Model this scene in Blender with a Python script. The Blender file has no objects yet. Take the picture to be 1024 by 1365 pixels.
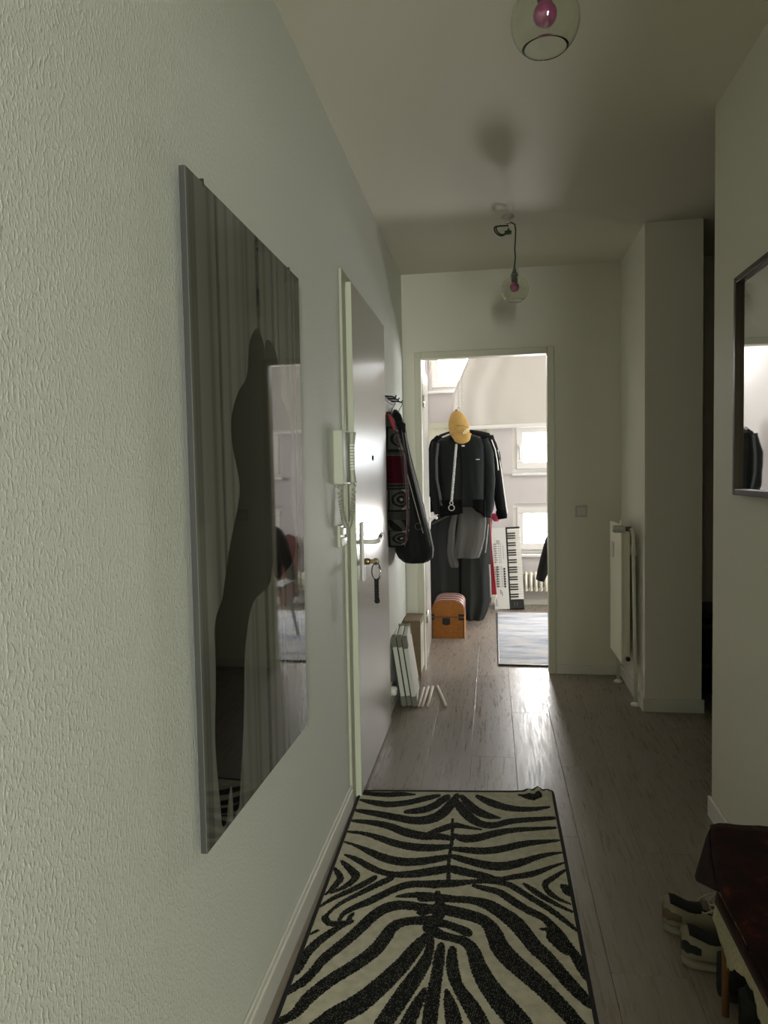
import bpy, bmesh, math, random
import numpy as np
from mathutils import Vector, Matrix

S = bpy.context.scene
COL = S.collection
R = random.Random(7)

# ------------------------------------------------------------------ camera
F_PX, PITCH, YAW, ROLL, CAM_Z = 946.34, 0.053515, 0.151602, -0.019385, 1.27788
def cam_axes():
    fw = Vector((-math.sin(YAW)*math.cos(PITCH), math.cos(YAW)*math.cos(PITCH), -math.sin(PITCH)))
    rt = Vector((math.cos(YAW), math.sin(YAW), 0)); up = rt.cross(fw)
    c, s = math.cos(ROLL), math.sin(ROLL)
    return rt*c + up*s, -rt*s + up*c, fw
_r, _u, _f = cam_axes()
cd = bpy.data.cameras.new('camera'); cam = bpy.data.objects.new('camera', cd); COL.objects.link(cam)
cam.matrix_world = Matrix(((_r.x, _u.x, -_f.x, 0), (_r.y, _u.y, -_f.y, 0), (_r.z, _u.z, -_f.z, CAM_Z), (0, 0, 0, 1)))
cd.sensor_fit = 'HORIZONTAL'; cd.sensor_width = 36.0; cd.lens = F_PX/1024*36.0
cd.clip_start = 0.02; cd.clip_end = 200
S.camera = cam

# ------------------------------------------------------------------ sky, daylight, exposure
SKY = 6.0
w = bpy.data.worlds.new('world'); S.world = w; w.use_nodes = True
bg = w.node_tree.nodes['Background']; bg.inputs[0].default_value = (0.96, 0.985, 1.0, 1); bg.inputs[1].default_value = SKY
vs = S.view_settings
vs.view_transform = 'Standard'; vs.look = 'None'; vs.gamma = 1; vs.use_curve_mapping = False; vs.exposure = 0.1

def daylight(name, x, y, z, sx, sz, face, watts, col):
    """daylight of one window: an area light just outside its pane, shining into the room"""
    l = bpy.data.lights.new(name, 'AREA'); l.shape = 'RECTANGLE'; l.size = sx; l.size_y = sz; l.energy = watts; l.color = col
    o = bpy.data.objects.new(name, l); COL.objects.link(o); o.location = (x, y, z)
    o.rotation_euler = Vector(face).to_track_quat('-Z', 'Y').to_euler()
    return o
COOL = (0.93, 0.97, 1.0); WARM = (1.0, 0.955, 0.92); GREEN = (0.965, 1.0, 0.93)
daylight('daylight_low', 0.466, 7.02, 0.73, 0.42, 0.36, (0, -1, 0.25), 34, WARM)
daylight('daylight_middle', 0.466, 7.02, 1.50, 0.42, 0.36, (0, -1, -0.2), 5, COOL)
daylight('daylight_low', 1.255, 7.02, 0.73, 0.46, 0.36, (0, -1, 0.25), 18, WARM)
daylight('daylight_middle', 1.255, 7.02, 1.50, 0.46, 0.36, (0, -1, -0.2), 14, COOL)
daylight('daylight_high', -0.20, 7.02, 2.38, 0.46, 0.42, (0, -1, -0.35), 15, COOL)
daylight('daylight_right', 3.28, 5.7, 1.45, 1.1, 1.3, (-1, 0, -0.35), 85, COOL)
daylight('daylight_back_room', 0.73, -3.66, 1.36, 0.85, 1.08, (0, 1, 0), 198, GREEN)

# ------------------------------------------------------------------ helpers
WL = {}                                         # world location of every root
def lin(c):
    return tuple((v/12.92 if v <= 0.04045 else ((v+0.055)/1.055)**2.4) for v in c)
def hexc(h):
    return lin(tuple(int(h[i:i+2], 16)/255 for i in (0, 2, 4)))

def mat(name, col, rough=0.6, metal=0.0, spec=0.5, var=0.0, vscale=(20, 20, 20), bump=0.0, bscale=(60, 60, 60), coat=0.0, sheen=0.0, detail=4.0):
    if isinstance(col, str): col = hexc(col)
    m = bpy.data.materials.new(name); m.use_nodes = True
    nt = m.node_tree; b = nt.nodes['Principled BSDF']
    b.inputs['Base Color'].default_value = (*col, 1); b.inputs['Roughness'].default_value = rough
    b.inputs['Metallic'].default_value = metal; b.inputs['Specular IOR Level'].default_value = spec
    b.inputs['Coat Weight'].default_value = coat; b.inputs['Sheen Weight'].default_value = sheen
    if var or bump:
        tc = nt.nodes.new('ShaderNodeTexCoord')
    if var:
        mp = nt.nodes.new('ShaderNodeMapping'); mp.inputs['Scale'].default_value = vscale
        n = nt.nodes.new('ShaderNodeTexNoise'); n.inputs['Scale'].default_value = 1; n.inputs['Detail'].default_value = detail
        cr = nt.nodes.new('ShaderNodeValToRGB')
        cr.color_ramp.elements[0].position = 0.3; cr.color_ramp.elements[1].position = 0.7
        cr.color_ramp.elements[0].color = tuple(c*(1-var) for c in col)+(1,)
        cr.color_ramp.elements[1].color = tuple(min(1, c*(1+var)) for c in col)+(1,)
        nt.links.new(tc.outputs['Object'], mp.inputs[0]); nt.links.new(mp.outputs[0], n.inputs['Vector'])
        nt.links.new(n.outputs[0], cr.inputs[0]); nt.links.new(cr.outputs[0], b.inputs['Base Color'])
    if bump:
        mp = nt.nodes.new('ShaderNodeMapping'); mp.inputs['Scale'].default_value = bscale
        n = nt.nodes.new('ShaderNodeTexNoise'); n.inputs['Scale'].default_value = 1; n.inputs['Detail'].default_value = 3
        bp = nt.nodes.new('ShaderNodeBump'); bp.inputs['Strength'].default_value = bump; bp.inputs['Distance'].default_value = 0.01
        nt.links.new(tc.outputs['Object'], mp.inputs[0]); nt.links.new(mp.outputs[0], n.inputs['Vector'])
        nt.links.new(n.outputs[0], bp.inputs['Height']); nt.links.new(bp.outputs[0], b.inputs['Normal'])
    return m

def glass_mat(name, tint=(1, 1, 1), ior=1.45, rough=0.0):
    m = bpy.data.materials.new(name); m.use_nodes = True; nt = m.node_tree
    for n in list(nt.nodes): nt.nodes.remove(n)
    out = nt.nodes.new('ShaderNodeOutputMaterial'); mix = nt.nodes.new('ShaderNodeMixShader')
    tr = nt.nodes.new('ShaderNodeBsdfTransparent'); tr.inputs[0].default_value = (*tint, 1)
    gl = nt.nodes.new('ShaderNodeBsdfGlossy'); gl.inputs['Roughness'].default_value = rough
    lw = nt.nodes.new('ShaderNodeLayerWeight'); lw.inputs[0].default_value = 0.5        # Schlick reflectance, alike on both faces
    pw = nt.nodes.new('ShaderNodeMath'); pw.operation = 'POWER'; pw.inputs[1].default_value = 5.0; nt.links.new(lw.outputs['Facing'], pw.inputs[0])
    f0 = ((ior-1)/(ior+1))**2
    ma = nt.nodes.new('ShaderNodeMath'); ma.operation = 'MULTIPLY_ADD'; ma.inputs[1].default_value = 1-f0; ma.inputs[2].default_value = f0; nt.links.new(pw.outputs[0], ma.inputs[0])
    nt.links.new(ma.outputs[0], mix.inputs[0]); nt.links.new(tr.outputs[0], mix.inputs[1]); nt.links.new(gl.outputs[0], mix.inputs[2])
    nt.links.new(mix.outputs[0], out.inputs[0])
    return m

def clear_glass(name, col, ior=1.45):
    m = bpy.data.materials.new(name); m.use_nodes = True; nt = m.node_tree
    for n in list(nt.nodes): nt.nodes.remove(n)
    out = nt.nodes.new('ShaderNodeOutputMaterial'); g = nt.nodes.new('ShaderNodeBsdfGlass'); g.inputs['Color'].default_value = (*col, 1); g.inputs['Roughness'].default_value = 0.0; g.inputs['IOR'].default_value = ior
    nt.links.new(g.outputs[0], out.inputs[0]); return m

class MB:
    """collects shapes in world coordinates; build() links them as one mesh object"""
    def __init__(s): s.v = []; s.f = []; s.sm = []
    def add(s, V, F, smooth=False, M=None):
        o = len(s.v)
        for p in V:
            p = Vector(p)
            s.v.append(M @ p if M else p)
        for f in F: s.f.append(tuple(i+o for i in f)); s.sm.append(smooth)
        return s
    def box(s, x0, x1, y0, y1, z0, z1, bev=0.0, M=None):
        if bev <= 0:
            V = [(x, y, z) for z in (z0, z1) for y in (y0, y1) for x in (x0, x1)]
            F = [(0, 2, 3, 1), (4, 5, 7, 6), (0, 1, 5, 4), (2, 6, 7, 3), (0, 4, 6, 2), (1, 3, 7, 5)]
            return s.add(V, F, False, M)
        bm = bmesh.new(); bmesh.ops.create_cube(bm, size=1)
        for v in bm.verts:
            v.co = Vector(((x0+x1)/2+v.co.x*(x1-x0), (y0+y1)/2+v.co.y*(y1-y0), (z0+z1)/2+v.co.z*(z1-z0)))
        bev = min(bev, 0.45*min(x1-x0, y1-y0, z1-z0))
        bmesh.ops.bevel(bm, geom=list(bm.edges), offset=bev, segments=2, affect='EDGES', profile=0.5)
        bm.verts.index_update()
        s.add([v.co.copy() for v in bm.verts], [tuple(v.index for v in f.verts) for f in bm.faces], False, M); bm.free()
        return s
    def prism(s, poly, z0, z1, M=None, smooth=False):
        """poly in xy extruded along z"""
        n = len(poly)
        V = [(x, y, z0) for x, y in poly]+[(x, y, z1) for x, y in poly]
        F = [tuple(range(n-1, -1, -1)), tuple(range(n, 2*n))]+[(i, (i+1) % n, n+(i+1) % n, n+i) for i in range(n)]
        return s.add(V, F, smooth, M)
    def tube(s, path, rad, n=10, M=None, cap=True, flat=1.0, closed=False):
        P = [Vector(p) for p in path]; k = len(P)
        rr = rad if isinstance(rad, (list, tuple)) else [rad]*k
        V = []; up = None
        for i in range(k):
            if closed: t = (P[(i+1) % k]-P[i-1]).normalized()
            else: t = (P[min(i+1, k-1)]-P[max(i-1, 0)]).normalized()
            if up is None:
                a = Vector((0, 0, 1)) if abs(t.z) < 0.9 else Vector((1, 0, 0))
            else: a = up
            b = t.cross(a).normalized(); a = b.cross(t).normalized(); up = a
            for j in range(n):
                an = 2*math.pi*j/n
                V.append(P[i]+(b*math.cos(an)+a*math.sin(an)*flat)*rr[i])
        F = []
        for i in range(k if closed else k-1):
            i2 = (i+1) % k
            for j in range(n):
                F.append((i*n+j, i*n+(j+1) % n, i2*n+(j+1) % n, i2*n+j))
        if cap and not closed:
            F.append(tuple(range(n-1, -1, -1))); F.append(tuple((k-1)*n+j for j in range(n)))
        return s.add(V, F, True, M)
    def lathe(s, prof, c=(0, 0, 0), n=24, M=None, smooth=True, axis='Z', closed=False):
        V = []; F = []; k = len(prof)
        for r, z in prof:
            for j in range(n):
                a = 2*math.pi*j/n; x, y = r*math.cos(a), r*math.sin(a)
                if axis == 'Z': V.append((c[0]+x, c[1]+y, c[2]+z))
                elif axis == 'X': V.append((c[0]+z, c[1]+x, c[2]+y))
                else: V.append((c[0]+x, c[1]+z, c[2]+y))
        for i in range(k-1):
            for j in range(n): F.append((i*n+j, i*n+(j+1) % n, (i+1)*n+(j+1) % n, (i+1)*n+j))
        if not closed:
            F.append(tuple(range(n-1, -1, -1))); F.append(tuple((k-1)*n+j for j in range(n)))
        return s.add(V, F, smooth, M)
    def loft(s, rings, M=None, cap=True, smooth=True):
        n = len(rings[0]); V = [p for r in rings for p in r]; F = []
        for i in range(len(rings)-1):
            for j in range(n): F.append((i*n+j, i*n+(j+1) % n, (i+1)*n+(j+1) % n, (i+1)*n+j))
        if cap:
            F.append(tuple(range(n-1, -1, -1))); F.append(tuple((len(rings)-1)*n+j for j in range(n)))
        return s.add(V, F, smooth, M)
    def sheet(s, grid, th, M=None):
        """grid[i][j] of points made into a cloth with thickness th (along local normal approx given per grid)"""
        a = len(grid); b = len(grid[0]); G = [[Vector(p) for p in r] for r in grid]
        N = []
        for i in range(a):
            for j in range(b):
                du = G[min(i+1, a-1)][j]-G[max(i-1, 0)][j]; dv = G[i][min(j+1, b-1)]-G[i][max(j-1, 0)]
                nn = du.cross(dv); N.append(nn.normalized() if nn.length > 1e-9 else Vector((0, 0, 1)))
        V = [G[i][j] for i in range(a) for j in range(b)]
        V += [V[i]-N[i]*th for i in range(a*b)]
        o = a*b; F = []
        for i in range(a-1):
            for j in range(b-1):
                q = (i*b+j, (i+1)*b+j, (i+1)*b+j+1, i*b+j+1); F.append(q); F.append(tuple(o+t for t in reversed(q)))
        ring = [j for j in range(b)]+[i*b+b-1 for i in range(1, a)]+[(a-1)*b+j for j in range(b-2, -1, -1)]+[i*b for i in range(a-2, 0, -1)]
        for k in range(len(ring)):
            p, q = ring[k], ring[(k+1) % len(ring)]; F.append((p, q, o+q, o+p))
        return s.add(V, F, True, M)
    def mesh(s, name, m, org=Vector((0, 0, 0))):
        me = bpy.data.meshes.new(name)
        me.from_pydata([tuple(p-org) for p in s.v], [], s.f)
        me.polygons.foreach_set('use_smooth', s.sm)
        if m: me.materials.append(m)
        bm = bmesh.new(); bm.from_mesh(me); bmesh.ops.recalc_face_normals(bm, faces=bm.faces); bm.to_mesh(me); bm.free()
        me.update()
        return me
    def build(s, name, m, parent=None):
        """a part of parent, or (parent None) a top-level object whose origin is its base"""
        if parent is None:
            xs = [p.x for p in s.v]; ys = [p.y for p in s.v]; zs = [p.z for p in s.v]
            org = Vector(((min(xs)+max(xs))/2, (min(ys)+max(ys))/2, min(zs)))
        else: org = WL[parent]
        o = bpy.data.objects.new(name, s.mesh(name, m, org)); COL.objects.link(o)
        WL[o] = org
        if parent is None: o.location = org
        else: o.parent = parent
        return o

def tag(o, label=None, cat=None, group=None, kind=None):
    if label: o['label'] = label
    if cat: o['category'] = cat
    if group: o['group'] = group
    if kind: o['kind'] = kind
    return o
def thing(name, label, cat, loc, group=None):
    o = bpy.data.objects.new(name, None); COL.objects.link(o); o.location = loc; WL[o] = Vector(loc); o.empty_display_size = 0.05
    return tag(o, label, cat, group)
def struct(name, loc=(0, 0, 0)):
    o = bpy.data.objects.new(name, None); COL.objects.link(o); o.location = loc; WL[o] = Vector(loc); o.empty_display_size = 0.05
    o['kind'] = 'structure'; return o
def sbuild(name, mb, m, label=None):
    o = mb.build(name, m); o['kind'] = 'structure'
    if label: o['label'] = label
    return o
def copy_tree(o, d, parent=None):
    c = o.copy(); COL.objects.link(c)
    if parent is None: c.location = o.location+Vector(d)
    else: c.parent = parent
    for ch in o.children: copy_tree(ch, d, c)
    return c
def fbm(x, y=0.0, z=0.0):
    from mathutils import noise
    return noise.fractal(Vector((x, y, z)), 1.0, 2.0, 3)
def interp_rows(rows, k):
    a = np.array(rows, float); t = np.linspace(0, 1, len(a)); tt = np.linspace(0, 1, k)
    return np.stack([np.interp(tt, t, a[:, i]) for i in range(a.shape[1])], 1)

# ------------------------------------------------------------------ shared materials
def plaster(name, col, strength=0.5):
    """white painted woodchip wallpaper: small raised chips"""
    m = mat(name, col, rough=0.62, spec=0.35); nt = m.node_tree; b = nt.nodes['Principled BSDF']
    tc = nt.nodes.new('ShaderNodeTexCoord'); mp = nt.nodes.new('ShaderNodeMapping'); mp.inputs['Scale'].default_value = (190, 190, 110)
    nz = nt.nodes.new('ShaderNodeTexNoise'); nz.inputs['Scale'].default_value = 1; nz.inputs['Detail'].default_value = 2.5
    cr = nt.nodes.new('ShaderNodeValToRGB'); cr.color_ramp.elements[0].position = 0.50; cr.color_ramp.elements[1].position = 0.72
    n2 = nt.nodes.new('ShaderNodeTexNoise'); n2.inputs['Scale'].default_value = 45; n2.inputs['Detail'].default_value = 4
    ad = nt.nodes.new('ShaderNodeMath'); ad.operation = 'MULTIPLY_ADD'; ad.inputs[1].default_value = 0.5
    bp = nt.nodes.new('ShaderNodeBump'); bp.inputs['Strength'].default_value = strength; bp.inputs['Distance'].default_value = 0.0035
    nt.links.new(tc.outputs['Object'], mp.inputs[0]); nt.links.new(mp.outputs[0], nz.inputs['Vector']); nt.links.new(nz.outputs[0], cr.inputs[0])
    nt.links.new(tc.outputs['Object'], n2.inputs['Vector']); nt.links.new(n2.outputs[0], ad.inputs[0]); nt.links.new(cr.outputs[0], ad.inputs[2])
    nt.links.new(ad.outputs[0], bp.inputs['Height']); nt.links.new(bp.outputs[0], b.inputs['Normal'])
    return m
M_WALL = plaster('woodchip_wall_paint', (0.69, 0.705, 0.625), 0.30)
M_WALL_S = plaster('corridor_wall_paint', (0.74, 0.72, 0.61), 0.12)
M_CEIL = plaster('ceiling_paint', (0.72, 0.69, 0.57), 0.1)
M_ROOM = plaster('far_room_paint', (0.62, 0.575, 0.56), 0.15)
M_BACKROOM = plaster('back_room_paint', (0.56, 0.53, 0.42), 0.15)
M_TRIM = mat('cream_lacquer', (0.60, 0.585, 0.45), rough=0.35)
M_BASE = mat('white_skirting', (0.70, 0.69, 0.61), rough=0.4)
M_DOOR = mat('glossy_door_lacquer', (0.46, 0.44, 0.39), rough=0.27, spec=0.40)
M_EDGE = mat('door_edge_paint', (0.50, 0.52, 0.39), rough=0.4)
M_WHITE = mat('white_plastic', (0.80, 0.80, 0.74), rough=0.35)
M_BLACK = mat('black_metal', (0.015, 0.015, 0.015), rough=0.4)
M_CHROME = mat('chrome', (0.75, 0.74, 0.70), rough=0.15, metal=1)
M_GLASS = glass_mat('window_glass')
M_RADIATOR = mat('cream_radiator_enamel', (0.86, 0.83, 0.68), rough=0.4)
M_CARD = mat('brown_cardboard', (0.19, 0.135, 0.078), rough=0.85, var=0.12, vscale=(8, 8, 60))

# ================================================================== SETTING
XL, D, HZ = -0.554, 4.529, 2.531             # left wall, far wall, corridor ceiling
XR = 0.785                                   # right wall face
WY = 6.87                                    # window wall of the far room
RZ = 3.0                                     # far room ceiling

# laminate floor: bed plus single planks
M_PLANK = mat('laminate_plank', (0.17, 0.145, 0.118), rough=0.3)
def plank_nodes(m):
    nt = m.node_tree; b = nt.nodes['Principled BSDF']
    tc = nt.nodes.new('ShaderNodeTexCoord'); oi = nt.nodes.new('ShaderNodeObjectInfo')
    off = nt.nodes.new('ShaderNodeVectorMath'); off.operation = 'SCALE'; off.inputs[0].default_value = (13, 29, 7)
    nt.links.new(oi.outputs['Random'], off.inputs['Scale'])
    ad = nt.nodes.new('ShaderNodeVectorMath'); ad.operation = 'ADD'
    nt.links.new(tc.outputs['Object'], ad.inputs[0]); nt.links.new(off.outputs[0], ad.inputs[1])
    mp = nt.nodes.new('ShaderNodeMapping'); mp.inputs['Scale'].default_value = (34, 2.0, 10)
    n = nt.nodes.new('ShaderNodeTexNoise'); n.inputs['Scale'].default_value = 1; n.inputs['Detail'].default_value = 6; n.inputs['Roughness'].default_value = 0.62
    cr = nt.nodes.new('ShaderNodeValToRGB'); e = cr.color_ramp.elements
    e[0].position = 0.3; e[0].color = (0.225, 0.188, 0.150, 1); e[1].position = 0.72; e[1].color = (0.295, 0.25, 0.203, 1)
    nt.links.new(ad.outputs[0], mp.inputs[0]); nt.links.new(mp.outputs[0], n.inputs['Vector']); nt.links.new(n.outputs[0], cr.inputs[0])
    nt.links.new(cr.outputs[0], b.inputs['Base Color'])
    mp2 = nt.nodes.new('ShaderNodeMapping'); mp2.inputs['Scale'].default_value = (100, 6, 10)
    n2 = nt.nodes.new('ShaderNodeTexNoise'); n2.inputs['Scale'].default_value = 1; n2.inputs['Detail'].default_value = 5; n2.inputs['Roughness'].default_value = 0.7
    rr = nt.nodes.new('ShaderNodeMapRange'); rr.inputs[1].default_value = 0.40; rr.inputs[2].default_value = 0.62; rr.inputs[3].default_value = 0.25; rr.inputs[4].default_value = 0.50
    nt.links.new(ad.outputs[0], mp2.inputs[0]); nt.links.new(mp2.outputs[0], n2.inputs['Vector']); nt.links.new(n2.outputs[0], rr.inputs[0]); nt.links.new(rr.outputs[0], b.inputs['Roughness'])
    bp = nt.nodes.new('ShaderNodeBump'); bp.inputs['Strength'].default_value = 0.06; bp.inputs['Distance'].default_value = 0.002
    nt.links.new(n2.outputs[0], bp.inputs['Height']); nt.links.new(bp.outputs[0], b.inputs['Normal'])
plank_nodes(M_PLANK)
M_BED = mat('floor_bed', (0.06, 0.05, 0.04), rough=0.8)
floor = sbuild('floor', MB().box(-0.86, 3.3, -3.6, 7.0, -0.12, -0.009), M_BED)
PW, PL = 0.195, 1.28
pm = MB().box(-PW/2+0.0005, PW/2-0.0005, -PL/2+0.0005, PL/2-0.0005, -0.009, 0.0, bev=0.0007).mesh('plank', M_PLANK)
short = {}
k = 0
for c in range(-3, 17):
    xc = -0.105-PW/2+PW*c
    if xc < -0.72 or xc > 3.2: continue
    y = 3.84+((c*0.47) % 1.0)*PL-5*PL
    while y < 6.9:
        y0, y1 = y, y+PL
        y += PL
        if y1 < -1.0 or y0 > 6.8: continue
        k += 1
        o = bpy.data.objects.new('plank', pm); COL.objects.link(o); o.parent = floor
        o.location = Vector((xc, (y0+y1)/2, 0))-WL[floor]

# left wall with the entrance-door opening, right walls, far wall, window wall
DY0, DY1, DZ = 2.70, 3.54, 2.0
mb = MB()
mb.box(XL-0.2, XL, -0.92, DY0, 0, HZ+0.1); mb.box(XL-0.2, XL, DY1, D, 0, HZ+0.1); mb.box(XL-0.2, XL, DY0, DY1, DZ, HZ+0.1); mb.box(XL-0.2, XL-0.12, DY0, DY1, 0, DZ)
sbuild('wall_left', mb, M_WALL)
sbuild('wall_right', MB().box(XR, XR+0.11, -0.92, 2.695, 0, HZ+0.1), M_WALL_S)
sbuild('wall_pillar', MB().box(XR, 1.068, 3.85, D+0.001, 0, HZ+0.1), M_WALL_S)
OX0, OX1, OZ = -0.437, 0.343, 2.0
mb = MB(); mb.box(-0.76, OX0-0.02, D, D+0.05, 0, RZ); mb.box(OX1+0.02, 3.3, D, D+0.05, 0, RZ); mb.box(OX0-0.02, OX1+0.02, D, D+0.05, OZ+0.02, RZ)
sbuild('wall_back', mb, M_WALL_S)
def wall_holes(axis_pos, th, xs, zs, holes, x_is='X'):
    mb = MB()
    for i in range(len(xs)-1):
        for j in range(len(zs)-1):
            if (i, j) in holes: continue
            if x_is == 'X': mb.box(xs[i], xs[i+1], axis_pos, axis_pos+th, zs[j], zs[j+1])
            else: mb.box(axis_pos, axis_pos+th, xs[i], xs[i+1], zs[j], zs[j+1])
    return mb
wx = [-0.76, -0.60, 0.0, 0.196, 0.735, 0.955, 1.55, 3.3]; wz = [0, 0.49, 0.972, 1.262, 1.74, 2.06, 2.70, RZ]
sbuild('wall_window', wall_holes(WY, 0.13, wx, wz, {(1, 5), (3, 1), (3, 3), (5, 1), (5, 3)}), M_ROOM)
sbuild('wall_room_left', MB().box(-0.86, -0.62, D+0.05, WY, 0, RZ), M_ROOM)
sbuild('wall_room_right', wall_holes(3.2, 0.1, [D+0.05, 5.1, 6.3, WY], [0, 0.8, 2.2, RZ], {(1, 1)}, 'Y'), M_ROOM)
sbuild('ceiling', MB().box(-0.86, 3.3, -3.6, D, HZ, HZ+0.1), M_CEIL)
sbuild('ceiling_far_room', MB().box(-0.86, 3.3, D, 7.0, RZ, RZ+0.1), M_ROOM)
# behind the camera: doorway to the back room with its window; kitchen nook behind the right wall
mb = MB(); mb.box(-0.76, -0.44, -0.92, -0.80, 0, HZ); mb.box(0.395, XR, -0.92, -0.80, 0, HZ); mb.box(-0.44, 0.395, -0.92, -0.80, 2.0, HZ)
sbuild('wall_near', mb, M_WALL_S)
sbuild('wall_back_room_left', MB().box(-0.86, -0.76, -3.5, -0.92, 0, HZ), M_BACKROOM)
sbuild('wall_back_room_right', MB().box(1.8, 1.9, -3.5, -0.92, 0, HZ), M_BACKROOM)
sbuild('wall_back_room_near', MB().box(XR, 1.9, -0.92, -0.82, 0, HZ), M_BACKROOM)
sbuild('wall_back_room_window', wall_holes(-3.6, 0.1, [-0.86, 0.25, 1.21, 1.9], [0, 0.77, 1.95, HZ], {(1, 1)}), M_BACKROOM)
sbuild('wall_kitchen_near', MB().box(XR+0.11, 2.5, 1.0, 1.1, 0, HZ), M_WALL_S)
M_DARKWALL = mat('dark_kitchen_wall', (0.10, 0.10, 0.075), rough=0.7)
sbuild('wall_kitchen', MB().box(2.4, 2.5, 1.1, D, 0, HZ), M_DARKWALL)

# skirting boards
def skirting(name, mb): return sbuild(name, mb, M_BASE)
mb = MB(); mb.box(XL, XL+0.013, -0.8, 2.625, 0, 0.068, bev=0.004); mb.box(XL, XL+0.008, -0.8, 2.625, 0.066, 0.083, bev=0.004)
mb.box(XL, XL+0.013, 3.62, 4.52, 0, 0.068, bev=0.004)
skirting('baseboard_left', mb)
skirting('baseboard_back', MB().box(OX1+0.045, XR-0.012, D-0.013, D, 0, 0.062, bev=0.004))
skirting('baseboard_right', MB().box(XR-0.014, XR, -0.8, 2.70, 0, 0.075, bev=0.004))
mb = MB(); mb.box(XR-0.013, XR, 3.84, D, 0, 0.072, bev=0.004); mb.box(XR-0.013, 1.08, 3.836, 3.85, 0, 0.072, bev=0.004)
skirting('baseboard_pillar', mb)
skirting('baseboard_window', MB().box(-0.62, 3.2, WY-0.014, WY, 0, 0.052, bev=0.004))

# doorway to the far room: casing, lining, open leaf
fr = struct('trim_1', (OX0, D, 0))
mb = MB(); mb.box(OX0-0.042, OX0, D-0.013, D, 0, OZ+0.042, bev=0.004); MBc = mb
mb.build('casing_left', M_TRIM, fr)
MB().box(OX1, OX1+0.044, D-0.013, D, 0, OZ+0.042, bev=0.004).build('casing_right', M_TRIM, fr)
MB().box(OX0, OX1, D-0.013, D, OZ, OZ+0.042, bev=0.004).build('casing_top', M_TRIM, fr)
mb = MB(); mb.box(OX0-0.02, OX0, D, D+0.062, 0, OZ+0.02); mb.box(OX1, OX1+0.02, D, D+0.062, 0, OZ+0.02); mb.box(OX0, OX1, D, D+0.062, OZ, OZ+0.02)
mb.build('lining', M_TRIM, fr)
d2 = struct('door_2', (OX0, D+0.062, 0))
ang = math.radians(2.6); Md = Matrix.Translation((OX0+0.002, D+0.07, 0)) @ Matrix.Rotation(ang, 4, 'Z')
lf = MB().box(-0.040, 0.0, 0.0, 0.76, 0.006, 1.985, bev=0.003, M=Md).build('door_leaf', M_DOOR, d2)
mb = MB(); mb.box(0.0, 0.008, 0.67, 0.71, 0.86, 1.10, bev=0.003, M=Md)
mb.tube([(0.008, 0.69, 0.945), (0.045, 0.69, 0.945), (0.055, 0.68, 0.945), (0.057, 0.60, 0.945)], 0.009, 10, M=Md)
mb.build('door_handle', M_WHITE, lf)
for z in (0.3, 1.7):
    MB().lathe([(0.009, 0), (0.009, 0.08)], (OX0+0.006, D+0.066, z), 10).build('hinge', M_CHROME, lf)

# entrance door in the left wall
d1 = struct('door_1', (XL, DY0, 0))
mb = MB()
mb.box(XL-0.02, XL+0.010, DY0-0.075, DY0-0.008, 0, DZ+0.045, bev=0.003); mb.box(XL-0.02, XL+0.010, DY1, DY1+0.06, 0, DZ+0.045, bev=0.003); mb.box(XL-0.02, XL+0.010, DY0-0.008, DY1, DZ-0.01, DZ+0.045, bev=0.003)
mb.build('door_frame', mat('cream_frame_paint', (0.42, 0.42, 0.31), 0.4), d1)
LX = XL+0.031                                # visible face of the leaf
leaf = MB().box(XL-0.03, LX, DY0+0.002, DY1-0.004, 0.006, DZ+0.012, bev=0.002).build('door_leaf', M_DOOR, d1)
MB().box(XL+0.008, LX-0.0006, DY0-0.0015, DY0+0.004, 0.004, DZ+0.0115).build('door_edge', M_EDGE, leaf)
hd = MB().box(LX, LX+0.010, 2.80, 2.843, 0.845, 1.085, bev=0.004).build('back_plate', M_WHITE, leaf)
mb = MB(); mb.tube([(LX+0.008, 2.82, 1.005), (LX+0.045, 2.82, 1.005), (LX+0.058, 2.832, 1.005), (LX+0.060, 2.87, 1.006), (LX+0.060, 2.90, 1.010)], [0.009, 0.009, 0.0095, 0.0095, 0.009], 12)
mb.build('lever', M_WHITE, hd)
MB().tube([(LX+0.060, 2.90, 1.010), (LX+0.059, 2.935, 1.017)], 0.0088, 12).build('lever_grip', M_BLACK, hd)
MB().tube([(LX+0.059, 2.935, 1.017), (LX+0.058, 2.965, 1.026)], [0.0086, 0.007], 12).build('lever_tip', M_CHROME, hd)
MB().lathe([(0.013, 0), (0.013, 0.022), (0.009, 0.026)], (LX+0.008, 2.82, 0.925), 14, axis='X').build('lock_cylinder', mat('brass', (0.35, 0.27, 0.13), 0.3, 1.0), hd)
MB().lathe([(0.011, 0), (0.011, 0.004), (0.005, 0.005)], (LX, 3.12, 1.35), 14, axis='X').build('reflection_disc', M_BLACK, leaf)  # dark disc stands in for a reflection on the glossy leaf

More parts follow.
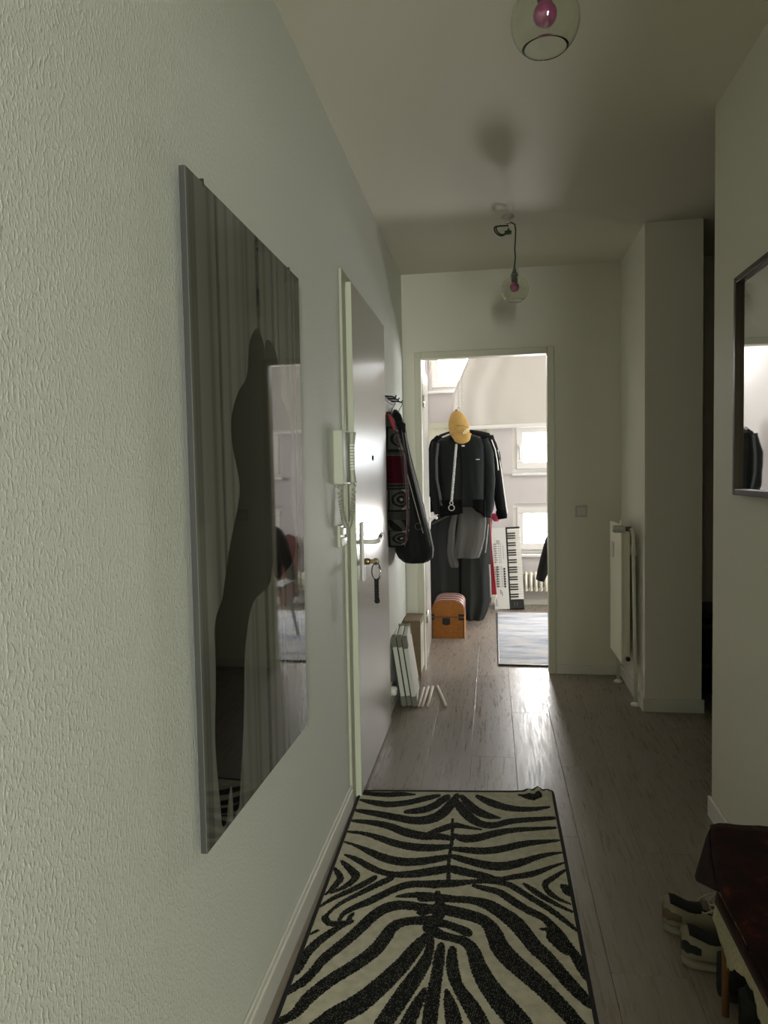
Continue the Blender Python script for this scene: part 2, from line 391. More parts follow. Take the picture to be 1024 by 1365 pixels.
# windows of the far room and of the side room
M_WINFRAME = mat('white_window_frame', (0.80, 0.77, 0.73), rough=0.35)
def window(name, x0, x1, z0, z1, handle=True):
    wn = struct(name, ((x0+x1)/2, WY, z0)); y0 = WY+0.045; y1 = WY+0.10
    mb = MB(); a = 0.045
    mb.box(x0, x1, y0, y1, z0, z0+a, bev=0.004); mb.box(x0, x1, y0, y1, z1-a, z1, bev=0.004)
    mb.box(x0, x0+a, y0, y1, z0+a, z1-a, bev=0.004); mb.box(x1-a, x1, y0, y1, z0+a, z1-a, bev=0.004)
    mb.build('window_frame', M_WINFRAME, wn)
    mb = MB(); b = 0.062; u0, u1, v0, v1 = x0+a-0.008, x1-a+0.008, z0+a-0.008, z1-a+0.008
    mb.box(u0, u1, y0-0.018, y0+0.03, v0, v0+b, bev=0.005); mb.box(u0, u1, y0-0.018, y0+0.03, v1-b, v1, bev=0.005)
    mb.box(u0, u0+b, y0-0.018, y0+0.03, v0+b, v1-b, bev=0.005); mb.box(u1-b, u1, y0-0.018, y0+0.03, v0+b, v1-b, bev=0.005)
    mb.build('sash', M_WINFRAME, wn)
    MB().box(u0+b-0.005, u1-b+0.005, y0+0.008, y0+0.013, v0+b-0.005, v1-b+0.005).build('pane', M_GLASS, wn)
    if handle:
        zc = (z0+z1)/2
        h = MB().box(u0+0.018, u0+0.044, y0-0.026, y0-0.018, zc-0.035, zc+0.035, bev=0.003)
        h.tube([(u0+0.031, y0-0.026, zc), (u0+0.031, y0-0.055, zc), (u0+0.031, y0-0.06, zc-0.01), (u0+0.031, y0-0.06, zc-0.11)], 0.008, 8)
        h.build('window_handle', M_WHITE, wn)
    MB().box(x0-0.012, x1+0.012, WY-0.045, y0, z0-0.026, z0, bev=0.006).build('window_sill', M_WINFRAME, wn)
window('window_1', 0.196, 0.735, 1.262, 1.74)
window('window_2', 0.196, 0.735, 0.49, 0.972, False)
window('window_3', -0.60, 0.0, 2.06, 2.70, False)
window('window_4', 0.955, 1.55, 1.262, 1.74, False)
window('window_5', 0.955, 1.55, 0.49, 0.972, False)
def side_window(name, y0, y1, z0, z1):
    wn = struct(name, (3.2, (y0+y1)/2, z0)); mb = MB(); a = 0.06
    for c in ((y0, y1, z0, z0+a), (y0, y1, z1-a, z1), (y0, y0+a, z0+a, z1-a), (y1-a, y1, z0+a, z1-a), ((y0+y1)/2-a/2, (y0+y1)/2+a/2, z0+a, z1-a)):
        mb.box(3.22, 3.27, c[0], c[1], c[2], c[3], bev=0.004)
    mb.build('window_frame', M_WINFRAME, wn)
    MB().box(3.243, 3.248, y0+a, y1-a, z0+a, z1-a).build('pane', M_GLASS, wn)
side_window('window_6', 5.1, 6.3, 0.8, 2.2)
wn = struct('window_7', (0.73, -3.6, 0.77)); mb = MB()
for c in ((0.25, 1.21, 0.77, 0.83), (0.25, 1.21, 1.89, 1.95), (0.25, 0.31, 0.83, 1.89), (1.15, 1.21, 0.83, 1.89)): mb.box(c[0], c[1], -3.58, -3.53, c[2], c[3], bev=0.004)
mb.build('window_frame', M_WINFRAME, wn)
MB().box(0.31, 1.15, -3.558, -3.553, 0.83, 1.89).build('pane', M_GLASS, wn)
# closed cream panel below the high window
pn = struct('trim_2', (-0.3, WY, 1.25))
mb = MB(); a = 0.05; x0, x1, z0, z1 = -0.60, 0.0, 1.262, 1.755
for c in ((x0, x1, z0, z0+a), (x0, x1, z1-a, z1), (x0, x0+a, z0+a, z1-a), (x1-a, x1, z0+a, z1-a)): mb.box(c[0], c[1], WY-0.022, WY, c[2], c[3], bev=0.004)
mb.build('panel_frame', M_TRIM, pn)
mb = MB(); mb.box(x0+a, x1-a, WY-0.010, WY, z0+a, z1-a)
mb.tube([(-0.50+0.03*math.cos(t)*2.2, WY-0.012, 1.58+0.05*math.sin(t)) for t in np.linspace(0, math.pi, 12)], 0.005, 6)
mb.build('panel_field', M_TRIM, pn)

# ================================================================== THINGS IN THE CORRIDOR
# ---- acrylic print on the left wall
M_PRINT = mat('printed_grey_curtain', (0.10, 0.102, 0.09), rough=0.03, spec=0.5)
def curtain_nodes(m):
    nt = m.node_tree; b = nt.nodes['Principled BSDF']; tc = nt.nodes.new('ShaderNodeTexCoord')
    def stripes(sc, seed, lo, hi):
        mp = nt.nodes.new('ShaderNodeMapping'); mp.inputs['Scale'].default_value = (0.0, sc, 0.018); mp.inputs['Location'].default_value = (seed, seed*1.7, 0)
        n = nt.nodes.new('ShaderNodeTexNoise'); n.inputs['Scale'].default_value = 1; n.inputs['Detail'].default_value = 1.52
        r = nt.nodes.new('ShaderNodeMapRange'); r.inputs[1].default_value = lo; r.inputs[2].default_value = hi
        nt.links.new(tc.outputs['Object'], mp.inputs[0]); nt.links.new(mp.outputs[0], n.inputs['Vector']); nt.links.new(n.outputs[0], r.inputs[0]); return r
    s1 = stripes(27, 3.1, 0.34, 0.52); s2 = stripes(9, 8.3, 0.25, 0.75)
    mu = nt.nodes.new('ShaderNodeMath'); mu.operation = 'MULTIPLY_ADD'; mu.inputs[1].default_value = 0.62
    nt.links.new(s1.outputs[0], mu.inputs[0])
    m2 = nt.nodes.new('ShaderNodeMath'); m2.operation = 'MULTIPLY'; m2.inputs[1].default_value = 0.38
    nt.links.new(s2.outputs[0], m2.inputs[0]); nt.links.new(m2.outputs[0], mu.inputs[2])
    cr = nt.nodes.new('ShaderNodeValToRGB'); cr.color_ramp.elements[0].color = (0.020, 0.021, 0.017, 1); cr.color_ramp.elements[1].color = (0.19, 0.195, 0.165, 1)
    nt.links.new(mu.outputs[0], cr.inputs[0]); nt.links.new(cr.outputs[0], b.inputs['Base Color'])
curtain_nodes(M_PRINT); M_PRINT.node_tree.nodes['Principled BSDF'].inputs['IOR'].default_value = 1.52
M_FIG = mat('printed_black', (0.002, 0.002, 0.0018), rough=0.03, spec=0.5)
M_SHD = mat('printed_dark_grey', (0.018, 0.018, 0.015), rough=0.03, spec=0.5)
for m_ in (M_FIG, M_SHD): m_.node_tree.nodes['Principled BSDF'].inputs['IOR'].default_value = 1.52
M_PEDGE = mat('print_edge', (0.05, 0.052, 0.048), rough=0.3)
PX = XL+0.024
def fx_(y): return PX-0.005*(y-1.216)      # the panel hangs a touch askew
quad = [(1.216, 0.580), (1.950, 0.560), (1.980, 1.833), (1.219, 1.830)]
art = thing('wall_print', 'tall glossy print of a dark cloaked figure before a grey curtain', 'picture', (XL, 1.6, 0.56))
V = [(fx_(y)-0.012, y, z) for y, z in quad]+[(fx_(y)-0.001, y, z) for y, z in quad]
MB().add(V, [(3, 2, 1, 0), (4, 5, 6, 7)]+[(i, (i+1) % 4, 4+(i+1) % 4, 4+i) for i in range(4)]).build('backing_panel', M_PEDGE, art)
V = [(fx_(y)-0.001, y, z) for y, z in quad]+[(fx_(y), y, z) for y, z in quad]
pr = MB().add(V, [(3, 2, 1, 0), (4, 5, 6, 7)]+[(i, (i+1) % 4, 4+(i+1) % 4, 4+i) for i in range(4)]).build('printed_face', M_PRINT, art)
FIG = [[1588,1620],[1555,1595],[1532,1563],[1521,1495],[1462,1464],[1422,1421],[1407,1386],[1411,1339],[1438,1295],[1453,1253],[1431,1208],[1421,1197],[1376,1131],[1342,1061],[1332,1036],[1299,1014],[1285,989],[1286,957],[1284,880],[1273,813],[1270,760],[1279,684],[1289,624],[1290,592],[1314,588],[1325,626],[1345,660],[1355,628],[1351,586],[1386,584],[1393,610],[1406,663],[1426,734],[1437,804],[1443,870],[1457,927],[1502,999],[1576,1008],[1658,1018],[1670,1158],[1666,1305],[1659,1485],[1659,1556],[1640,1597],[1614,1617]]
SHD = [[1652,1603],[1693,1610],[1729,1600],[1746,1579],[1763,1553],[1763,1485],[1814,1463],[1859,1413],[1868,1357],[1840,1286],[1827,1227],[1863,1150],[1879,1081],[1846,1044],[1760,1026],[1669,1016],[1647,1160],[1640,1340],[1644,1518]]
def chaikin(P, it=2):
    P = [Vector(p) for p in P]
    for _ in range(it):
        Q = []
        for i in range(len(P)):
            a, b = P[i], P[(i+1) % len(P)]; Q += [a*0.75+b*0.25, a*0.25+b*0.75]
        P = Q
    return P
def flat_print(poly, x0, x1):
    from mathutils.geometry import tessellate_polygon
    n = len(poly); tri = tessellate_polygon([[Vector((p[0], p[1], 0)) for p in poly]])
    V = [(x1-PX+fx_(p[0]), p[0], p[1]) for p in poly]+[(x0-PX+fx_(p[0]), p[0], p[1]) for p in poly]
    F = [tuple(t) for t in tri]+[(i, (i+1) % n, n+(i+1) % n, n+i) for i in range(n)]
    return MB().add(V, F)
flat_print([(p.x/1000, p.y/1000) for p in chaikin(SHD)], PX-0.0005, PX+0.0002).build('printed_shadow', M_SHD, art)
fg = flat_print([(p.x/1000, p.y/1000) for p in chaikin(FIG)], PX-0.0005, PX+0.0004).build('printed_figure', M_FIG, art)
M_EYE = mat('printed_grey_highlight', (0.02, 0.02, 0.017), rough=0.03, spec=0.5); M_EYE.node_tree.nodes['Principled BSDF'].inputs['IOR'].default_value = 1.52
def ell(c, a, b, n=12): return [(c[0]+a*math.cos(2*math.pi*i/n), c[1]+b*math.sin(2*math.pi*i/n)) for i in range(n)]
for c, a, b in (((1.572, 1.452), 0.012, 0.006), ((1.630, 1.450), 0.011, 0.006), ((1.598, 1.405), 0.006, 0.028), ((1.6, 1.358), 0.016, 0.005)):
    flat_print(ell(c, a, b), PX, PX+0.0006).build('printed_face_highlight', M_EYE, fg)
for y in (1.30, 1.885):
    MB().box(XL, fx_(y)+0.001, y-0.002, y+0.002, 1.824, 1.838).build('mounting_clip', M_BLACK, art)

# ---- intercom phone beside the entrance door
ph = thing('intercom_phone', 'off-white intercom handset phone on the wall beside the entrance door', 'phone', (XL, 2.53, 1.245))
M_PH = mat('ivory_plastic', (0.46, 0.475, 0.37), rough=0.4)
mb = MB(); mb.box(XL, XL+0.038, 2.455, 2.570, 1.243, 1.437, bev=0.006); mb.build('body', M_PH, ph)
rings = []
for t in np.linspace(0, 1, 17):
    z = 1.248+t*0.184; e = abs(t-0.5)*2
    dx = 0.018+0.008*e**2; wd = 0.017+0.006*e**3
    rings.append([(XL+0.038+dx/2+dx/2*math.cos(a), 2.568+wd*math.sin(a), z) for a in np.linspace(0, 2*math.pi, 14, endpoint=False)])
hs = MB().loft(rings).build('handset', M_PH, ph)
mb = MB()
for i in range(9):
    z = 1.295+i*0.011; mb.box(XL+0.042, XL+0.060, 2.548, 2.553, z, z+0.005, bev=0.001)
mb.build('grip_ribs', M_WHITE, hs)
pts = []; path = []
for t in np.linspace(0, 1, 30):
    a = t*math.pi
    path.append(Vector((XL+0.010+0.044*t, 2.50+0.060*t, 1.245-0.16*math.sin(a)**0.7+0.0*t)))
for i in range(29*10):
    f = i/10; k = int(f); p = path[k].lerp(path[min(k+1, 29)], f-k); a = i*2*math.pi/7
    pts.append(p+Vector((math.cos(a)*0.0065, math.sin(a)*0.0065, 0)))
MB().tube(pts, 0.0027, 6).build('curly_cord', mat('aged_ivory_cord', (0.34, 0.35, 0.26), 0.5), ph)
sw = thing('light_switch', 'cream double light switch under the intercom by the door frame', 'switch', (XL, 2.56, 1.015), 'light switches')
MB().box(XL, XL+0.012, 2.50, 2.575, 1.015, 1.095, bev=0.003).build('switch_plate', M_PH, sw)
MB().box(XL+0.012, XL+0.020, 2.512, 2.563, 1.058, 1.086, bev=0.003).build('rocker', M_PH, sw)
MB().box(XL+0.012, XL+0.024, 2.512, 2.563, 1.022, 1.050, bev=0.004).build('rocker', M_WHITE, sw)
sw2 = thing('light_switch', 'square light switch right of the far doorway', 'switch', (0.546, D, 0.988), 'light switches')
MB().box(0.510, 0.582, D-0.009, D, 0.988, 1.06, bev=0.003).build('switch_plate', mat('greyed_plastic', (0.52, 0.51, 0.45), 0.4), sw2)
MB().box(0.519, 0.573, D-0.014, D-0.009, 0.997, 1.051, bev=0.003).build('rocker', mat('switch_rocker', (0.60, 0.59, 0.52), 0.4), sw2)

# ---- keys hanging in the entrance door lock
kx, ky = LX+0.040, 2.82
ks = thing('key_ring', 'bunch of keys with black braided strap hanging in the door lock', 'keys', (kx, ky, 0.75))
mb = MB(); mb.box(LX+0.034, LX+0.060, ky-0.0015, ky+0.0015, 0.916, 0.934, bev=0.0005); mb.tube([(LX+0.055+0.011*math.cos(a), ky, 0.925+0.012*math.sin(a)) for a in np.linspace(0, 2*math.pi, 16, endpoint=False)], 0.0035, 6, closed=True)
mb.build('key', mat('worn_key_metal', (0.20, 0.16, 0.09), 0.35, 1.0), ks)
mb = MB(); mb.tube([(kx+0.016+0.016*math.cos(a), ky-0.002+0.012*math.cos(a), 0.886+0.034*math.sin(a)) for a in np.linspace(0, 2*math.pi, 24, endpoint=False)], 0.0022, 6, closed=True)
mb.build('split_ring', M_BLACK, ks)
mb = MB(); mb.tube([(kx+0.024, ky+0.004, 0.905), (kx+0.034, ky+0.006, 0.88), (kx+0.030, ky+0.008, 0.855), (kx+0.018, ky+0.004, 0.845)], 0.003, 8); mb.build('carabiner', M_CHROME, ks)
mb = MB()
for s in (0, math.pi):
    mb.tube([(kx+0.016+0.006*math.cos(t*22+s), ky+0.006*math.sin(t*22+s), 0.852-0.085*t) for t in np.linspace(0, 1, 34)], 0.0045, 7)
mb.lathe([(0.002, -0.012), (0.010, -0.008), (0.012, 0), (0.009, 0.008), (0.002, 0.011)], (kx+0.017, ky, 0.765), 12)
mb.build('braided_strap', mat('black_cord', (0.012, 0.012, 0.012), 0.8), ks)

# ---- glass pendant lamps
M_GLOBE = clear_glass('clear_lamp_glass', (0.955, 0.965, 0.935), 1.45)
M_CABLE = mat('green_textile_cable', (0.025, 0.075, 0.022), 0.8)
M_SOCKET = mat('grey_lamp_socket', (0.16, 0.15, 0.13), 0.35, 0.4)
M_PINK = mat('pink_lamp_bulb', (0.36, 0.06, 0.20), 0.35)
lx, ly, lz = 0.121, 3.618, HZ
lp = thing('pendant_lamp', 'far glass globe pendant on a green cable near the doorway', 'lamp', (lx, ly, lz), 'glass globe pendants')
mb = MB(); mb.lathe([(0.030, 0), (0.030, -0.006), (0.012, -0.012), (0.006, -0.02)], (lx-0.03, ly, lz), 18)
mb.tube([(lx-0.03+0.011*math.cos(a), ly, lz-0.028+0.011*math.sin(a)) for a in np.linspace(-1.2, 4.4, 14)], 0.0022, 6)
mb.build('ceiling_hook', mat('painted_hook', (0.45, 0.43, 0.36), 0.5), lp)
path = [(lx-0.032, ly, lz-0.038), (lx-0.012, ly+0.004, lz-0.030), (lx+0.004, ly, lz-0.042), (lx+0.008, ly, lz-0.07), (lx+0.006, ly, lz-0.11), (lx+0.003, ly, lz-0.16), (lx+0.005, ly, lz-0.20), (lx, ly, lz-0.255)]
MB().tube(path, 0.0036, 8).build('cable', M_CABLE, lp)
mb = MB()
for k, s in ((0, 1.0), (1, 0.86)):
    mb.tube([(lx-0.060+0.036*s*math.cos(a)+0.004*k, ly-0.006*k, lz-0.062+0.024*s*math.sin(a)+0.006*math.cos(2*a)) for a in np.linspace(0.4, 6.1, 24)], 0.0034, 7)
mb.build('cable_loop', mat('dark_green_cable', (0.02, 0.035, 0.015), 0.8), lp)
MB().box(lx-0.046, lx-0.012, ly-0.012, ly+0.008, lz-0.088, lz-0.070, bev=0.005).build('cable_clamp', M_CABLE, lp)
mb = MB(); mb.lathe([(0.006, 0.012), (0.008, 0.0), (0.013, -0.012), (0.0155, -0.02), (0.0155, -0.055), (0.013, -0.062)], (lx, ly, lz-0.262), 20); mb.build('socket', M_SOCKET, lp)
mb = MB(); mb.tube([(lx+0.006, ly, lz-0.27), (lx+0.012, ly, lz-0.252), (lx+0.020, ly, lz-0.262), (lx+0.018, ly, lz-0.29)], 0.0015, 6)
mb.tube([(lx+0.024*math.cos(a), ly+0.024*math.sin(a), lz-0.285+0.004*math.cos(2*a)) for a in np.linspace(0, 2*math.pi, 20, endpoint=False)], 0.0013, 6, closed=True)
mb.build('globe_clip', M_CHROME, lp)
mb = MB(); rb = 0.0235
mb.lathe([(0.010, 0.038), (0.012, 0.028)]+[(rb*math.cos(a), rb*math.sin(a)) for a in np.linspace(0.95, -1.5, 14)], (lx, ly, lz-0.345), 24)
mb.build('bulb', M_PINK, lp)
rg = 0.068; zc = lz-0.358
prof = [(0.020, 0.075), (0.021, 0.066)]+[(rg*math.cos(a), rg*math.sin(a)) for a in np.linspace(1.22, -0.90, 26)]
prof_in = [(r-0.0012, z) for r, z in reversed(prof)]
MB().lathe(prof+prof_in+[prof[0]], (lx, ly, zc), 48, closed=True).build('globe', M_GLOBE, lp)
lp2 = copy_tree(lp, (-0.006, 1.5-ly, 0))
lp2['label'] = 'near glass globe pendant at the top edge of the view'

# ---- mirror on the right wall
mr = thing('framed_mirror', 'wall mirror in a thin dark brown frame on the right wall', 'mirror', (XR, 2.0, 1.19))
M_DWOOD = mat('dark_brown_wood', (0.035, 0.018, 0.011), 0.35, var=0.3, vscale=(60, 6, 6))
y0, y1, z0, z1, fx = 1.50, 2.40, 1.190, 1.868, XR-0.030
mb = MB(); fwid = 0.020
for a in (y1-fwid, y0): MB().box(fx, XR, a, a+fwid, z0, z1, bev=0.003).build('frame_side', M_DWOOD, mr)
for a in (z1-fwid, z0): MB().box(fx, XR, y0+fwid, y1-fwid, a, a+fwid, bev=0.003).build('frame_rail', M_DWOOD, mr)
MB().box(XR-0.016, XR-0.004, y0+fwid, y1-fwid, z0+fwid, z1-fwid).build('mirror_glass', mat('mirror_silver', (0.64, 0.65, 0.62), 0.02, 1.0), mr)

# ---- flat panel radiator by the pillar
rd = thing('panel_radiator', 'flat cream panel radiator with thermostat on the right by the pillar', 'radiator', (0.72, 4.16, 0))
fx0, ry0, ry1, rz0, rz1 = 0.688, 3.985, 4.345, 0.215, 0.975
MB().box(fx0, fx0+0.014, ry0, ry1, rz0, rz1, bev=0.005).build('front_panel', M_RADIATOR, rd)
MB().box(fx0+0.034, fx0+0.048, ry0+0.004, ry1, rz0+0.02, rz1-0.02, bev=0.004).build('back_panel', M_RADIATOR, rd)
mb = MB(); mb.box(fx0+0.012, fx0+0.036, ry0+0.004, ry0+0.012, rz0+0.012, rz1-0.01, bev=0.002); mb.box(fx0+0.012, fx0+0.036, ry1-0.012, ry1-0.004, rz0+0.012, rz1-0.01, bev=0.002)
mb.build('side_cover', M_RADIATOR, rd)
mb = MB()
for i in range(20):
    y = ry0+0.02+i*0.0165; mb.box(fx0+0.014, fx0+0.034, y, y+0.003, rz0+0.02, rz1-0.015)
g = mb.build('convector_fins', M_RADIATOR, rd)
MB().box(fx0-0.014, fx0, 4.21, 4.25, 0.775, 0.865, bev=0.005).build('heat_meter', M_WHITE, rd)
for a in (4.06, 4.26): MB().box(fx0+0.048, XR, a, a+0.02, 0.80, 0.86).build('wall_bracket', M_RADIATOR, rd)
pw = mat('white_pipe_paint', (0.74, 0.73, 0.63), 0.4)
mb = MB(); mb.tube([(0.758, 3.945, 0.0), (0.750, 3.942, 0.5), (0.744, 3.94, 0.93), (0.738, 3.943, 0.955), (0.715, 3.96, 0.958), (0.712, 3.986, 0.958)], 0.0095, 12); p1 = mb.build('pipe', pw, rd)
mb = MB(); mb.lathe([(0.027, 0), (0.026, 0.008), (0.014, 0.016), (0.011, 0.018)], (0.758, 3.945, 0), 18); mb.build('pipe_rosette', M_WHITE, p1)
mb = MB(); mb.tube([(0.739, 4.375, 0.0), (0.739, 4.375, 0.27), (0.725, 4.36, 0.285), (0.712, 4.345, 0.285)], 0.0095, 12); p2 = mb.build('pipe', pw, rd)
mb = MB(); mb.lathe([(0.027, 0), (0.026, 0.008), (0.014, 0.016), (0.011, 0.018)], (0.739, 4.375, 0), 18); mb.build('pipe_rosette', M_WHITE, p2)
mb = MB(); mb.lathe([(0.013, 0), (0.014, 0.03), (0.010, 0.032)], (0.705, 3.955, 0.958), 14, axis='X'); mb.build('valve', M_SOCKET, rd)
mb = MB(); mb.lathe([(0.018, 0), (0.021, -0.01), (0.021, -0.05), (0.018, -0.062), (0.012, -0.066)], (0.704, 3.955, 0.958), 18, axis='X'); mb.build('thermostat_head', mat('thermostat_plastic', (0.62, 0.62, 0.57), 0.4), rd)
MB().lathe([(0.010, 0.0), (0.012, -0.01), (0.012, -0.024), (0.008, -0.026)], (0.722, 3.988, 0.245), 12, axis='Y').build('drain_valve', M_BLACK, rd)
MB().add([(fx0, 3.99, 0.975), (fx0+0.05, 3.99, 0.975), (fx0+0.05, 4.03, 0.975), (fx0, 4.03, 0.975), (fx0+0.004, 3.992, 1.006), (fx0+0.046, 3.992, 0.985), (fx0+0.046, 4.028, 0.985), (fx0+0.004, 4.028, 1.006)],
         [(3, 2, 1, 0), (4, 5, 6, 7), (0, 1, 5, 4), (1, 2, 6, 5), (2, 3, 7, 6), (3, 0, 4, 7)]).build('top_grille_end', M_RADIATOR, rd)

# ---- dark shelf seen through the gap behind the pillar
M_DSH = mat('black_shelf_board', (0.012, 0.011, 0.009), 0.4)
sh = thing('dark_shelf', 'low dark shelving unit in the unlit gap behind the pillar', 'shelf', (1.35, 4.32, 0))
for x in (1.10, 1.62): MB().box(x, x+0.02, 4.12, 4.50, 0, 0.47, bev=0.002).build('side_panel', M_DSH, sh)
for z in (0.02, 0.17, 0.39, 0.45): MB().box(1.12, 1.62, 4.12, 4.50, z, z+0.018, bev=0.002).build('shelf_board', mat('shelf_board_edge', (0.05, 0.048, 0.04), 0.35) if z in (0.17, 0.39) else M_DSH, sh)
MB().box(1.12, 1.62, 4.485, 4.50, 0.04, 0.45).build('back_panel', M_DSH, sh)

